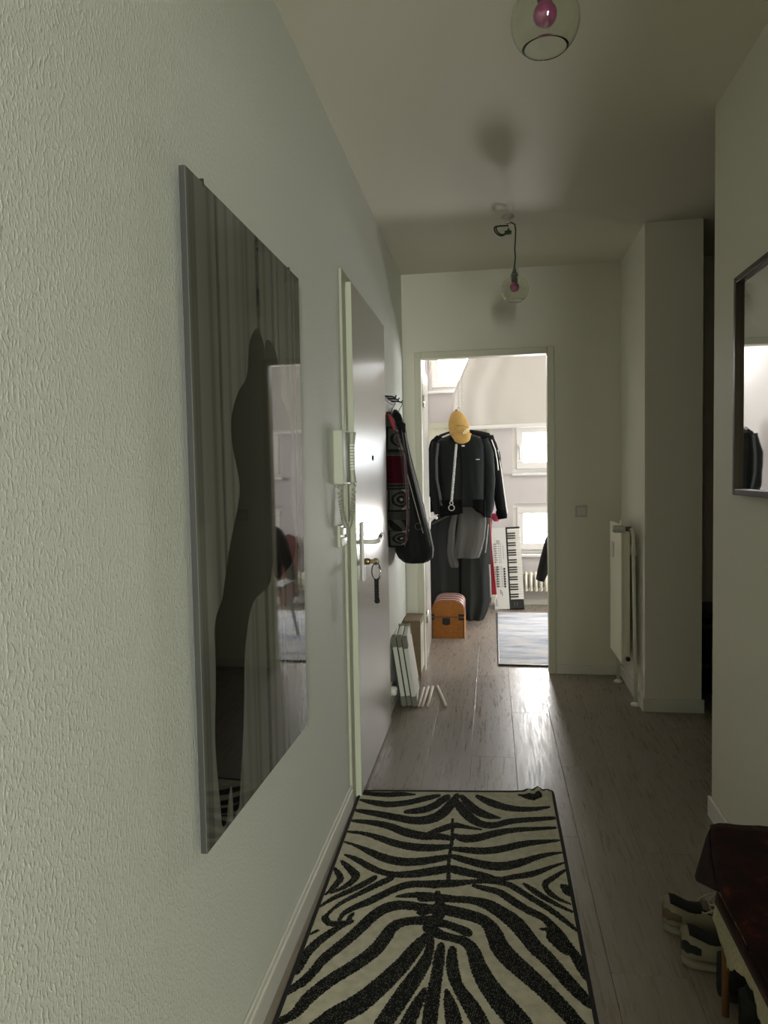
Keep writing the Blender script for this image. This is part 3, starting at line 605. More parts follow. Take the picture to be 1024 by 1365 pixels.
# ---- zebra rug
RQ = [(-0.507, 1.15), (0.224, 1.15), (0.224, 2.818), (-0.535, 2.745)]
def rug_pt(u, v):
    b = Vector(RQ[0]).lerp(Vector(RQ[1]), u); t = Vector(RQ[3]).lerp(Vector(RQ[2]), u); p = b.lerp(t, v)
    z = 0.006
    d = math.hypot(p.x-0.165, (p.y-2.80)*1.0); z += 0.022*math.exp(-(d/0.045)**2)*(0.7+0.3*math.sin(p.x*160))
    return p.x, p.y, z
POLYS = [[[-540,2728],[-532,2714],[-432,2698],[-365,2716],[-314,2730],[-312,2735],[-315,2741],[-370,2755],[-438,2739],[-536,2741]],[[-527,2668],[-522,2658],[-466,2627],[-403,2614],[-328,2643],[-264,2687],[-216,2725],[-214,2741],[-221,2751],[-273,2730],[-337,2685],[-409,2661],[-470,2670],[-524,2676]],[[-343,2586],[-334,2573],[-279,2579],[-229,2615],[-198,2674],[-177,2710],[-175,2742],[-190,2752],[-216,2718],[-244,2662],[-288,2627],[-338,2603]],[[-529,2580],[-522,2567],[-452,2544],[-366,2517],[-289,2493],[-222,2513],[-179,2571],[-157,2642],[-146,2696],[-140,2735],[-146,2766],[-160,2757],[-168,2726],[-185,2685],[-205,2627],[-236,2575],[-294,2548],[-368,2567],[-456,2588],[-525,2591]],[[-138,2754],[-138,2729],[-114,2657],[-77,2594],[-32,2567],[15,2573],[18,2579],[16,2586],[-26,2616],[-63,2649],[-95,2703],[-126,2755]],[[-163,2727],[-165,2698],[-140,2609],[-102,2540],[-55,2499],[-4,2499],[44,2534],[90,2553],[154,2570],[214,2590],[219,2603],[215,2614],[155,2603],[90,2590],[41,2575],[-6,2541],[-49,2546],[-84,2595],[-116,2656],[-149,2724]],[[-78,2754],[-75,2735],[-35,2679],[17,2646],[76,2634],[142,2645],[201,2678],[205,2688],[201,2695],[143,2680],[79,2676],[24,2698],[-24,2734],[-70,2762]],[[88,2777],[89,2770],[137,2730],[174,2749],[181,2769],[174,2783],[142,2776],[91,2781]],[[-529,2499],[-523,2489],[-448,2476],[-383,2454],[-323,2410],[-256,2390],[-202,2400],[-165,2400],[-150,2396],[-142,2408],[-148,2425],[-164,2433],[-204,2445],[-258,2444],[-321,2464],[-383,2501],[-452,2512],[-526,2509]],[[-240,2437],[-233,2430],[-187,2456],[-144,2490],[-111,2487],[-52,2481],[-49,2486],[-51,2491],[-110,2513],[-149,2531],[-196,2494],[-238,2450]],[[-151,2442],[-149,2429],[-120,2389],[-63,2399],[-3,2443],[57,2478],[126,2497],[211,2521],[215,2529],[212,2537],[127,2525],[56,2512],[-8,2487],[-68,2448],[-118,2440],[-145,2448]],[[-525,2419],[-520,2411],[-459,2401],[-401,2367],[-342,2335],[-279,2316],[-218,2319],[-166,2338],[-148,2357],[-146,2370],[-152,2376],[-170,2369],[-222,2364],[-281,2364],[-342,2377],[-400,2404],[-461,2425],[-522,2426]],[[-157,2345],[-153,2335],[-108,2325],[-49,2319],[11,2336],[70,2371],[121,2398],[174,2418],[215,2436],[218,2443],[216,2448],[174,2442],[121,2433],[67,2413],[7,2377],[-50,2361],[-108,2361],[-153,2355]],[[-524,2350],[-522,2344],[-476,2321],[-425,2277],[-366,2235],[-303,2219],[-245,2230],[-189,2256],[-151,2279],[-147,2297],[-156,2308],[-196,2295],[-252,2274],[-307,2266],[-365,2281],[-423,2313],[-476,2337],[-522,2353]],[[-151,2300],[-146,2283],[-94,2257],[-36,2232],[23,2229],[81,2262],[132,2309],[175,2337],[219,2360],[221,2365],[219,2368],[175,2359],[129,2337],[77,2305],[21,2278],[-32,2278],[-89,2296],[-143,2312]],[[-504,2267],[-501,2260],[-461,2231],[-410,2186],[-360,2160],[-315,2152],[-258,2158],[-204,2177],[-146,2203],[-139,2229],[-153,2245],[-211,2221],[-265,2197],[-318,2182],[-360,2189],[-406,2220],[-458,2258],[-501,2271]],[[-161,2228],[-151,2202],[-91,2185],[-36,2174],[7,2165],[49,2185],[105,2201],[148,2234],[184,2268],[220,2299],[222,2304],[220,2306],[182,2284],[145,2259],[103,2232],[48,2211],[8,2189],[-31,2210],[-87,2227],[-148,2247]],[[-157,2559],[-161,2552],[-154,2396],[-157,2324],[-158,2230],[-153,2155],[-147,2148],[-142,2157],[-149,2230],[-149,2323],[-145,2396],[-153,2552]],[[-521,2186],[-521,2178],[-502,2137],[-496,2131],[-503,2089],[-516,2039],[-515,2034],[-511,2034],[-489,2073],[-474,2121],[-488,2158],[-516,2186]],[[-508,2231],[-506,2221],[-476,2173],[-452,2142],[-454,2123],[-477,2078],[-502,2050],[-502,2045],[-499,2043],[-469,2064],[-439,2102],[-424,2157],[-467,2202],[-502,2232]],[[-373,2154],[-383,2158],[-407,2126],[-439,2086],[-472,2051],[-499,2017],[-518,1979],[-517,1974],[-514,1973],[-491,2004],[-462,2033],[-429,2065],[-394,2102],[-372,2138]],[[-318,2155],[-329,2161],[-357,2137],[-391,2096],[-423,2056],[-455,2018],[-479,1973],[-493,1937],[-491,1929],[-485,1929],[-473,1965],[-447,2005],[-414,2039],[-380,2075],[-345,2111],[-320,2138]],[[-499,1938],[-496,1914],[-468,1886],[-432,1903],[-405,1916],[-403,1922],[-407,1926],[-436,1917],[-470,1911],[-483,1937]],[[-172,2122],[-180,2138],[-237,2146],[-283,2132],[-321,2100],[-356,2062],[-389,2025],[-421,1994],[-448,1957],[-450,1922],[-446,1914],[-441,1917],[-437,1943],[-411,1974],[-376,1998],[-343,2034],[-309,2071],[-275,2099],[-234,2112],[-180,2107]],[[-410,1960],[-413,1960],[-423,1947],[-425,1924],[-424,1920],[-420,1920],[-412,1936],[-409,1955]],[[-300,2052],[-298,2049],[-266,2051],[-228,2056],[-183,2060],[-177,2072],[-184,2084],[-231,2085],[-270,2073],[-299,2056]],[[-168,2004],[-179,2024],[-218,2027],[-258,2034],[-300,2032],[-339,2006],[-368,1961],[-392,1906],[-413,1857],[-442,1806],[-467,1760],[-477,1714],[-492,1679],[-508,1653],[-525,1626],[-524,1615],[-515,1613],[-494,1636],[-473,1659],[-457,1697],[-445,1739],[-421,1781],[-391,1831],[-367,1878],[-345,1930],[-321,1967],[-290,1989],[-256,1995],[-218,1989],[-178,1986]],[[-404,1924],[-412,1928],[-440,1903],[-468,1871],[-496,1827],[-513,1784],[-523,1744],[-523,1705],[-513,1688],[-501,1695],[-496,1729],[-492,1766],[-477,1806],[-453,1850],[-431,1888],[-405,1913]],[[-493,1871],[-497,1873],[-515,1855],[-515,1849],[-511,1847],[-493,1865]],[[-159,1954],[-173,1975],[-215,1966],[-257,1955],[-298,1933],[-318,1880],[-335,1826],[-363,1779],[-393,1739],[-427,1698],[-452,1660],[-475,1617],[-480,1583],[-493,1558],[-516,1536],[-516,1524],[-505,1520],[-478,1539],[-458,1564],[-448,1595],[-427,1633],[-404,1668],[-371,1706],[-339,1746],[-306,1795],[-287,1853],[-277,1901],[-250,1924],[-210,1930],[-170,1931]],[[-177,1909],[-186,1909],[-205,1883],[-233,1838],[-257,1780],[-288,1726],[-321,1673],[-352,1630],[-391,1595],[-418,1557],[-453,1502],[-447,1472],[-421,1470],[-384,1518],[-357,1547],[-317,1582],[-285,1632],[-254,1688],[-225,1748],[-203,1809],[-187,1862],[-176,1895]],[[-179,1887],[-188,1875],[-189,1824],[-201,1779],[-223,1728],[-246,1670],[-265,1614],[-281,1566],[-305,1487],[-293,1460],[-271,1468],[-246,1544],[-230,1589],[-210,1643],[-190,1702],[-173,1762],[-168,1819],[-170,1874]],[[-177,1685],[-183,1681],[-201,1640],[-215,1599],[-231,1535],[-219,1510],[-199,1521],[-186,1586],[-179,1629],[-174,1677]],[[-242,2127],[-233,2114],[-190,2116],[-147,2117],[-104,2134],[-56,2153],[-9,2154],[32,2146],[61,2119],[91,2086],[125,2057],[157,2023],[188,1985],[217,1950],[221,1951],[222,1957],[197,2001],[167,2043],[134,2078],[100,2110],[71,2143],[38,2173],[-8,2174],[-57,2173],[-107,2162],[-150,2159],[-193,2150],[-236,2142]],[[81,2168],[81,2160],[103,2125],[133,2092],[163,2068],[192,2048],[216,2035],[219,2037],[218,2042],[196,2059],[169,2084],[142,2114],[113,2147],[86,2171]],[[219,2260],[216,2261],[174,2221],[136,2177],[148,2118],[180,2089],[215,2073],[217,2074],[217,2078],[185,2102],[161,2138],[153,2168],[180,2199],[218,2253]],[[194,2174],[194,2161],[200,2128],[214,2117],[220,2115],[224,2126],[227,2169],[201,2178]],[[-76,2139],[-73,2130],[-31,2110],[4,2100],[27,2071],[57,2040],[92,2012],[125,1992],[144,1956],[164,1922],[179,1881],[191,1839],[201,1801],[213,1764],[221,1760],[226,1772],[227,1822],[212,1861],[196,1899],[181,1943],[160,1980],[136,2018],[102,2040],[69,2070],[40,2102],[11,2129],[-28,2138],[-72,2145]],[[118,1949],[121,1943],[138,1945],[133,1909],[154,1878],[175,1849],[190,1852],[194,1875],[175,1912],[154,1934],[145,1958],[122,1955]],[[-236,2048],[-224,2034],[-184,2044],[-149,2043],[-107,2045],[-67,2044],[-30,2021],[7,1983],[36,1945],[61,1900],[84,1851],[114,1815],[142,1769],[164,1728],[191,1691],[212,1665],[225,1668],[229,1687],[212,1719],[189,1760],[168,1801],[141,1854],[113,1894],[94,1942],[65,1998],[27,2033],[-17,2069],[-64,2079],[-107,2077],[-149,2078],[-188,2085],[-230,2068]],[[-231,1981],[-216,1968],[-179,1988],[-146,1980],[-101,1969],[-63,1959],[-38,1943],[-28,1900],[-15,1840],[15,1790],[51,1749],[84,1712],[112,1677],[141,1636],[162,1603],[188,1561],[208,1563],[214,1591],[189,1634],[169,1672],[140,1715],[113,1756],[81,1799],[49,1842],[25,1882],[11,1935],[-18,1981],[-54,2006],[-96,2018],[-144,2030],[-184,2030],[-226,2007]],[[-226,1958],[-219,1939],[-187,1919],[-152,1927],[-114,1912],[-80,1890],[-66,1903],[-72,1926],[-108,1942],[-150,1959],[-185,1966],[-216,1970]],[[-208,1929],[-200,1894],[-161,1875],[-125,1867],[-94,1858],[-79,1832],[-68,1766],[-50,1712],[-24,1657],[4,1613],[41,1554],[75,1557],[83,1602],[43,1661],[14,1701],[-12,1748],[-31,1792],[-51,1859],[-85,1892],[-121,1896],[-154,1910],[-187,1943]],[[-118,1851],[-128,1838],[-132,1788],[-125,1732],[-106,1682],[-86,1639],[-66,1598],[-41,1540],[-18,1535],[-10,1564],[-34,1625],[-59,1668],[-84,1701],[-96,1746],[-104,1793],[-109,1839]],[[-149,1862],[-159,1850],[-164,1794],[-166,1735],[-170,1679],[-174,1626],[-173,1576],[-172,1525],[-156,1507],[-141,1525],[-141,1576],[-140,1625],[-140,1676],[-139,1732],[-137,1792],[-140,1848]],[[-126,1687],[-129,1680],[-128,1642],[-122,1603],[-113,1537],[-90,1521],[-75,1549],[-90,1616],[-104,1654],[-121,1684]],[[-179,2100],[-185,2084],[-181,2037],[-168,1998],[-185,1976],[-181,1944],[-161,1945],[-142,1993],[-157,2052],[-170,2092]],[[-156,2273],[-159,2267],[-152,2166],[-148,2161],[-144,2167],[-153,2268]]]
NU, NV = 230, 480
def rug_grid():
    V = []; F = []
    for j in range(NV+1):
        for i in range(NU+1): V.append(rug_pt(i/NU, j/NV))
    for j in range(NV):
        for i in range(NU):
            a = j*(NU+1)+i; F.append((a, a+1, a+NU+2, a+NU+1))
    P = np.array(V)[:, :2]; sd = np.full(len(P), 0.03)
    for poly in POLYS:
        q = np.array(poly, float)/1000; nq = np.roll(q, -1, 0); q = np.stack([q*0.75+nq*0.25, q*0.25+nq*0.75], 1).reshape(-1, 2); lo = q.min(0)-0.03; hi = q.max(0)+0.03
        idx = np.where((P[:, 0] > lo[0]) & (P[:, 0] < hi[0]) & (P[:, 1] > lo[1]) & (P[:, 1] < hi[1]))[0]
        if not len(idx): continue
        p = P[idx]; dmin = np.full(len(idx), 9.0); wn = np.zeros(len(idx))
        for k in range(len(q)):
            a, b = q[k], q[(k+1) % len(q)]; e = b-a; L = e@e
            if L < 1e-12: continue
            t = np.clip(((p-a)@e)/L, 0, 1); dd = np.hypot(*(p-a-t[:, None]*e).T); dmin = np.minimum(dmin, dd)
            cr = e[0]*(p[:, 1]-a[1])-e[1]*(p[:, 0]-a[0])
            wn += ((a[1] <= p[:, 1]) & (b[1] > p[:, 1]) & (cr > 0)).astype(int)-((a[1] > p[:, 1]) & (b[1] <= p[:, 1]) & (cr < 0)).astype(int)
        s = np.where(wn != 0, -dmin, dmin); sd[idx] = np.minimum(sd[idx], s)
    return V, F, np.clip(sd, -0.03, 0.03)
M_RUG = mat('woven_zebra_pile', (0.5, 0.5, 0.4), rough=0.95, spec=0.1)
def rug_nodes(m):
    nt = m.node_tree; b = nt.nodes['Principled BSDF']; L = nt.links.new
    at = nt.nodes.new('ShaderNodeAttribute'); at.attribute_name = 'stripe'
    tc = nt.nodes.new('ShaderNodeTexCoord')
    nz = nt.nodes.new('ShaderNodeTexNoise'); nz.inputs['Scale'].default_value = 170; nz.inputs['Detail'].default_value = 2
    L(tc.outputs['Object'], nz.inputs['Vector'])
    ma = nt.nodes.new('ShaderNodeMath'); ma.operation = 'MULTIPLY_ADD'; ma.inputs[1].default_value = 0.010; L(nz.outputs[0], ma.inputs[0])
    su = nt.nodes.new('ShaderNodeMath'); su.operation = 'SUBTRACT'; su.inputs[1].default_value = 0.0068; L(at.outputs['Fac'], su.inputs[0]); L(su.outputs[0], ma.inputs[2])
    mr_ = nt.nodes.new('ShaderNodeMapRange'); mr_.inputs[1].default_value = -0.0006; mr_.inputs[2].default_value = 0.0006; L(ma.outputs[0], mr_.inputs[0])
    # cream flecks of the weave inside the black
    mp = nt.nodes.new('ShaderNodeMapping'); mp.inputs['Scale'].default_value = (180, 140, 1); mp.inputs['Rotation'].default_value = (0, 0, 0.25); L(tc.outputs['Object'], mp.inputs[0])
    vo = nt.nodes.new('ShaderNodeTexVoronoi'); vo.inputs['Scale'].default_value = 1; vo.inputs['Randomness'].default_value = 0.45; L(mp.outputs[0], vo.inputs['Vector'])
    fl = nt.nodes.new('ShaderNodeMapRange'); fl.inputs[1].default_value = 0.16; fl.inputs[2].default_value = 0.40; fl.inputs[3].default_value = 1.0; fl.inputs[4].default_value = 0.0; L(vo.outputs['Distance'], fl.inputs[0])
    dk = nt.nodes.new('ShaderNodeMix'); dk.data_type = 'RGBA'; dk.inputs[6].default_value = (0.010, 0.010, 0.010, 1); dk.inputs[7].default_value = (0.13, 0.125, 0.095, 1); L(fl.outputs[0], dk.inputs[0])
    n2 = nt.nodes.new('ShaderNodeTexNoise'); n2.inputs['Scale'].default_value = 40; n2.inputs['Detail'].default_value = 6; L(tc.outputs['Object'], n2.inputs['Vector'])
    cr = nt.nodes.new('ShaderNodeValToRGB'); cr.color_ramp.elements[0].position = 0.25; cr.color_ramp.elements[0].color = (0.41, 0.38, 0.28, 1); cr.color_ramp.elements[1].position = 0.7; cr.color_ramp.elements[1].color = (0.57, 0.53, 0.405, 1); L(n2.outputs[0], cr.inputs[0])
    mx = nt.nodes.new('ShaderNodeMix'); mx.data_type = 'RGBA'; L(mr_.outputs[0], mx.inputs[0]); L(dk.outputs[2], mx.inputs[6]); L(cr.outputs[0], mx.inputs[7]); L(mx.outputs[2], b.inputs['Base Color'])
    bp = nt.nodes.new('ShaderNodeBump'); bp.inputs['Strength'].default_value = 0.35; bp.inputs['Distance'].default_value = 0.002; L(vo.outputs['Distance'], bp.inputs['Height']); L(bp.outputs[0], b.inputs['Normal'])
rug_nodes(M_RUG)
rug = thing('zebra_rug', 'black and cream zebra striped rug on the corridor floor', 'rug', (-0.15, 2.0, 0))
V, F, sd = rug_grid()
rp = MB().add(V, F, True).build('pile', M_RUG, rug)
rp.data.attributes.new('stripe', 'FLOAT', 'POINT').data.foreach_set('value', sd)
mb = MB(); N = 40
edge = [rug_pt(t, 0) for t in np.linspace(0, 1, N)]+[rug_pt(1, t) for t in np.linspace(0, 1, 2*N)][1:]+[rug_pt(t, 1) for t in np.linspace(1, 0, N)][1:]+[rug_pt(0, t) for t in np.linspace(1, 0, 2*N)][1:-1]
mb.tube([(x, y, z-0.0015) for x, y, z in edge], 0.0062, 8, closed=True, flat=0.75)
mb.build('binding', mat('black_rug_binding', (0.008, 0.008, 0.008), 0.9), rug)
V = [(x, y, 0.001 if z < 0.01 else z-0.004) for x, y, z in (rug_pt(i/20, j/40) for j in range(41) for i in range(21))]
MB().add(V, [(j*21+i, j*21+i+1, (j+1)*21+i+1, (j+1)*21+i) for j in range(40) for i in range(20)], True).build('backing', M_BLACK, rug)

# ---- bench with dark red cloth, lace and shoes under it
bn = thing('low_bench', 'small wooden bench under a dark red cloth at the right edge', 'bench', (0.62, 1.35, 0))
M_BENCH = mat('orange_brown_wood', (0.16, 0.075, 0.022), 0.5, var=0.25, vscale=(50, 50, 5))
MB().box(0.512, 0.775, 0.98, 1.715, 0.385, 0.412, bev=0.006).build('seat_board', M_BENCH, bn)
for x, y in ((0.525, 1.69), (0.755, 1.69), (0.525, 1.02), (0.755, 1.02)):
    MB().tube([(x, y, 0), (x, y, 0.39)], [0.008, 0.010], 10).build('leg', M_BENCH, bn)
MB().tube([(0.755, 1.02, 0.16), (0.755, 1.69, 0.16)], 0.008, 8).build('stretcher', M_BENCH, bn)
def edge_x(y):        # left edge of the cloth, cut back towards the far corner
    return float(np.interp(y, [0.9, 1.2, 1.48, 1.60, 1.745], [0.444, 0.444, 0.446, 0.470, 0.507]))
M_RED = mat('dark_red_cloth', (0.055, 0.010, 0.007), 0.9, sheen=0.05, spec=0.05)
def red_nodes(m):
    nt = m.node_tree; b = nt.nodes['Principled BSDF']; tc = nt.nodes.new('ShaderNodeTexCoord'); L = nt.links.new
    n = nt.nodes.new('ShaderNodeTexNoise'); n.inputs['Scale'].default_value = 16; n.inputs['Detail'].default_value = 5; n.inputs['Roughness'].default_value = 0.7; L(tc.outputs['Object'], n.inputs['Vector'])
    cr = nt.nodes.new('ShaderNodeValToRGB'); e = cr.color_ramp.elements; e[0].position = 0.42; e[0].color = (0.012, 0.003, 0.0025, 1); e[1].position = 0.74; e[1].color = (0.14, 0.035, 0.014, 1)
    k = e.new(0.6); k.color = (0.030, 0.006, 0.0045, 1); L(n.outputs[0], cr.inputs[0]); L(cr.outputs[0], b.inputs['Base Color'])
red_nodes(M_RED)
cl = thing('red_bench_cloth', 'dark red patterned cloth draped over the small bench', 'cloth', (0.62, 1.35, 0.41))
grid = []
for y in np.linspace(0.93, 1.745, 30):
    ex = edge_x(y); grid.append([(ex+(0.779-ex)*t, y, 0.4245+0.004*fbm(t*5, y*9)-0.006*math.exp(-t*30)) for t in np.linspace(0, 1, 16)])
MB().sheet(grid, 0.008).build('cloth_top', M_RED, cl)
grid = []
for s in np.linspace(0, 1, 12):     # far left corner hanging free
    y = 1.475+0.27*s; ex = edge_x(y); dp = 0.058*min(s/0.52, (1-s)/0.48)
    grid.append([(ex-0.036*t*min(s/0.52, (1-s)/0.48), y, 0.420-dp*t) for t in np.linspace(0, 1, 6)])
MB().sheet(grid, -0.005).build('hanging_corner', M_RED, cl)
grid = []
for y in np.linspace(0.93, 1.475, 24): grid.append([(edge_x(y)-0.002-0.004*t, y, 0.420-0.022*t) for t in np.linspace(0, 1, 3)])
MB().sheet(grid, -0.004).build('hem_side', M_RED, cl)
M_LACE = mat('cream_lace', (0.32, 0.29, 0.18), 0.9, var=0.2, vscale=(140, 140, 140))
grid = []
for y in np.linspace(0.95, 1.50, 111):
    dp = np.interp(y, [0.95, 1.2, 1.34, 1.40, 1.46, 1.50], [0.10, 0.055, 0.050, 0.085, 0.085, 0.05])+0.007*abs(math.sin(y*95))
    grid.append([(0.4485+0.006*math.sin(y*40)*t-0.008*t, y, 0.405-dp*t) for t in np.linspace(0, 1, 8)])
lc = MB().sheet(grid, 0.002).build('lace_runner', M_LACE)
tag(lc, 'cream scalloped lace hanging from under the red cloth', 'cloth')

def shoe(label, heel, toe, up, sole, acc, h=0.085, low=False, laces=True, group='shoes under the bench', name='sneaker', lacecol=None):
    heel = Vector(heel); toe = Vector(toe); L = (toe-heel).length; ax = (toe-heel).normalized(); ay = Vector((-ax.y, ax.x, 0))
    M = Matrix(((ax.x, ay.x, 0, heel.x), (ax.y, ay.y, 0, heel.y), (0, 0, 1, heel.z), (0, 0, 0, 1)))
    t = thing(name, label, 'shoe', heel+(toe-heel)/2, group)
    ts = np.linspace(0, 1, 15)
    hw = lambda s: 0.047*(np.interp(s, [0, 0.04, 0.12, 0.35, 0.68, 0.88, 0.96, 1], [0.30, 0.58, 0.72, 0.70, 1.0, 0.82, 0.55, 0.12]))
    def ring(s, z0, z1, k, n=16, ex=0.6):
        W = hw(s)*k; r = []
        for a in np.linspace(0, 2*math.pi, n, endpoint=False):
            c, sn = math.cos(a), math.sin(a)
            r.append((s*L, W*math.copysign(abs(c)**ex, c), (z0+z1)/2+(z1-z0)/2*math.copysign(abs(sn)**ex, sn)))
        return r
    st = lambda s: 0.024-0.006*math.sin(math.pi*min(1, s*1.3))
    MB().loft([ring(s, 0.003*max(0, s-0.8)*8, st(s), 1.08) for s in ts], M=M).build('sole', sole, t)
    top = lambda s: float(np.interp(s, [0, 0.08, 0.25, 0.40, 0.55, 0.75, 0.9, 1], [h*1.08, h*1.1, h*0.86, h*0.92, h*0.80, h*0.58, h*0.48, 0.022]))
    body = MB().loft([ring(s, 0.016, top(s), 1.0, ex=0.75) for s in ts], M=M).build('upper', up, t)
    MB().loft([ring(s, top(s)-0.012, top(s)+0.002, 0.80, ex=0.9) for s in np.linspace(0.06, 0.46, 8)], M=M).build('opening', mat('shoe_lining', (0.006, 0.006, 0.006), 0.95) if not low else acc, body)
    MB().loft([ring(s, 0.03, 0.03+(top(s)-0.03)*0.75, 1.03, ex=0.8) for s in np.linspace(0.0, 0.16, 5)], M=M).build('heel_counter', acc, t)
    if laces:
        rr = [[(s*L, y, top(s)+0.004+0.02*max(0, 0.45-s)*3-abs(y)*0.10) for y in np.linspace(-0.022, 0.022, 5)] for s in np.linspace(0.36, 0.66, 6)]
        MB().sheet(rr, 0.005, M=M).build('tongue', acc, t)
        mb = MB()
        for s in np.linspace(0.43, 0.66, 5): mb.tube([(s*L, y, top(s)+0.008-abs(y)*0.3) for y in np.linspace(-0.028, 0.028, 7)], 0.003, 6, M=M)
        for sg in (1, -1): mb.tube([(0.42*L+0.02*math.sin(a), sg*(0.008+0.030*math.sin(a/2)), top(0.42)+0.010+0.012*math.sin(a)) for a in np.linspace(0, math.pi*1.6, 12)], 0.0025, 6, M=M)
        mb.build('laces', lacecol or acc, t)
    return t
M_SB = mat('beige_shoe_leather', (0.22, 0.20, 0.14), 0.7, var=0.1); M_SS = mat('pale_rubber_sole', (0.22, 0.20, 0.145), 0.7); M_SD = mat('black_shoe_suede', (0.012, 0.012, 0.012), 0.9)
M_STAN = mat('tan_shoe_panel', (0.11, 0.08, 0.05), 0.8); M_SG = mat('dark_grey_felt', (0.03, 0.032, 0.034), 0.9); M_LW = mat('white_lace', (0.34, 0.32, 0.26), 0.8)
shoe('beige sneaker with tan heel, farther one of the pair by the bench', (0.457, 2.005, 0), (0.735, 1.975, 0), M_SB, M_SS, M_STAN, lacecol=M_LW)
shoe('beige and black sneaker with white laces, nearer one of the pair', (0.472, 1.872, 0), (0.745, 1.845, 0), M_SB, M_SS, M_SD, lacecol=M_LW)
shoe('black low shoe between the beige sneakers and the bench leg', (0.530, 1.765, 0), (0.772, 1.745, 0), M_SD, M_SD, M_SD, h=0.095)
shoe('dark grey slipper with a pale sole edge, tilted under the lace', (0.520, 1.555, 0.0), (0.755, 1.50, 0.0), M_SG, M_SS, M_SG, h=0.07, low=True, laces=False, name='slipper')
shoe('pale canvas shoe lowest under the bench at the frame edge', (0.522, 1.36, 0), (0.725, 1.34, 0), M_SB, M_SS, M_SD, h=0.075)
shoe('black shoe behind the bench leg', (0.545, 1.655, 0), (0.775, 1.63, 0), M_SD, M_SD, M_SD, h=0.085)

# ---- things by the entrance door: leaning frames, dowels, box, socket
M_CANV = mat('white_canvas', (0.72, 0.70, 0.64), 0.8); M_CSIDE = mat('canvas_side', (0.62, 0.63, 0.53), 0.8); M_CORN = mat('grey_cardboard_corner', (0.17, 0.17, 0.13), 0.85)
lean = math.radians(8.2)
def leaning_canvas(i, label):
    xb = -0.500+0.030*i; th = 0.0215; H = 0.385-0.004*i; y0, y1 = 3.80+0.012*(i % 2), 4.16+0.015*i
    M = Matrix.Translation((xb, 3.80, 0.0036)) @ Matrix.Rotation(0.065, 4, 'Z') @ Matrix.Translation((0, -3.80, 0)) @ Matrix.Rotation(-lean, 4, 'Y')
    t = thing('canvas_frame', label, 'picture', (xb, (y0+y1)/2, 0), 'white canvases leaning in a stack on the left wall')
    MB().box(0.0, th, y0, y1, 0.0, H, bev=0.002, M=M).build('stretcher_frame', M_CSIDE, t)
    MB().box(th-0.002, th+0.0012, y0+0.001, y1-0.001, 0.001, H-0.001, bev=0.001, M=M).build('canvas_face', M_CANV, t)
    MB().box(-0.0065, -0.0012, y0+0.001, y1-0.001, 0.002, H-0.002, M=M).build('gap_shade_sheet', M_BLACK, t)  # black sheet added to darken the gap behind each canvas
    for zz in (0, 1):
        for yy in (0, 1):
            a, b = (y0-0.0025, y0+0.06) if yy == 0 else (y1-0.06, y1+0.0025)
            c, d = (-0.001, 0.055) if zz == 0 else (H-0.055, H+0.0025)
            MB().box(-0.001, th+0.0025, a, b, c, d, bev=0.001, M=M).build('corner_protector', M_CORN, t)
leaning_canvas(0, 'white canvas nearest the wall in the leaning stack')
leaning_canvas(1, 'middle white canvas of the three leaning together')
leaning_canvas(2, 'front white canvas of the leaning stack, its face to the corridor')
M_DOWEL = mat('pale_beech_wood', (0.58, 0.50, 0.41), 0.6, var=0.1, vscale=(5, 5, 40))
def dowel(a, b, label):
    r = 0.0085; a = Vector((*a, r)); b = Vector((*b, r)); d = (b-a).normalized()
    o = MB().tube([a, a+d*0.004, b-d*0.004, b], [r*0.7, r, r, r*0.7], 12).build('wooden_dowel', M_DOWEL)
    tag(o, label, 'stick', 'short wooden dowels on the floor')
dowel((-0.409, 3.805), (-0.412, 4.13), 'pale wooden dowel closest to the leaning canvases')
dowel((-0.389, 3.80), (-0.387, 4.15), 'second pale dowel from the leaning canvases')
dowel((-0.359, 3.80), (-0.361, 4.155), 'third pale dowel, straight and apart from the canvases')
dowel((-0.336, 4.165), (-0.262, 3.815), 'pale wooden dowel lying slanted away from the other three')
bx = thing('cardboard_box', 'upright brown cardboard box behind the leaning canvases', 'box', (-0.48, 4.40, 0))
MB().box(-0.548, -0.444, 4.285, 4.512, 0.0, 0.376, bev=0.002).build('carton', M_CARD, bx)
MB().box(-0.548, -0.497, 4.286, 4.511, 0.3755, 0.3775, bev=0.0008).build('flap', M_CARD, bx); MB().box(-0.495, -0.444, 4.286, 4.511, 0.3755, 0.3775, bev=0.0008).build('flap', M_CARD, bx)
MB().box(-0.4442, -0.4432, 4.30, 4.495, 0.05, 0.34).build('side_print', mat('box_side_print', (0.50, 0.46, 0.38), 0.6, var=0.35, vscale=(3, 14, 7)), bx)
sk = thing('wall_socket', 'white wall socket low on the left wall behind the canvases', 'socket', (XL, 3.69, 0.07))
MB().box(XL, XL+0.012, 3.64, 3.72, 0.085, 0.165, bev=0.003).build('socket_plate', M_WHITE, sk)
MB().lathe([(0.026, 0), (0.026, 0.02), (0.02, 0.03)], (XL+0.012, 3.68, 0.125), 16, axis='X').build('plug', M_WHITE, sk)

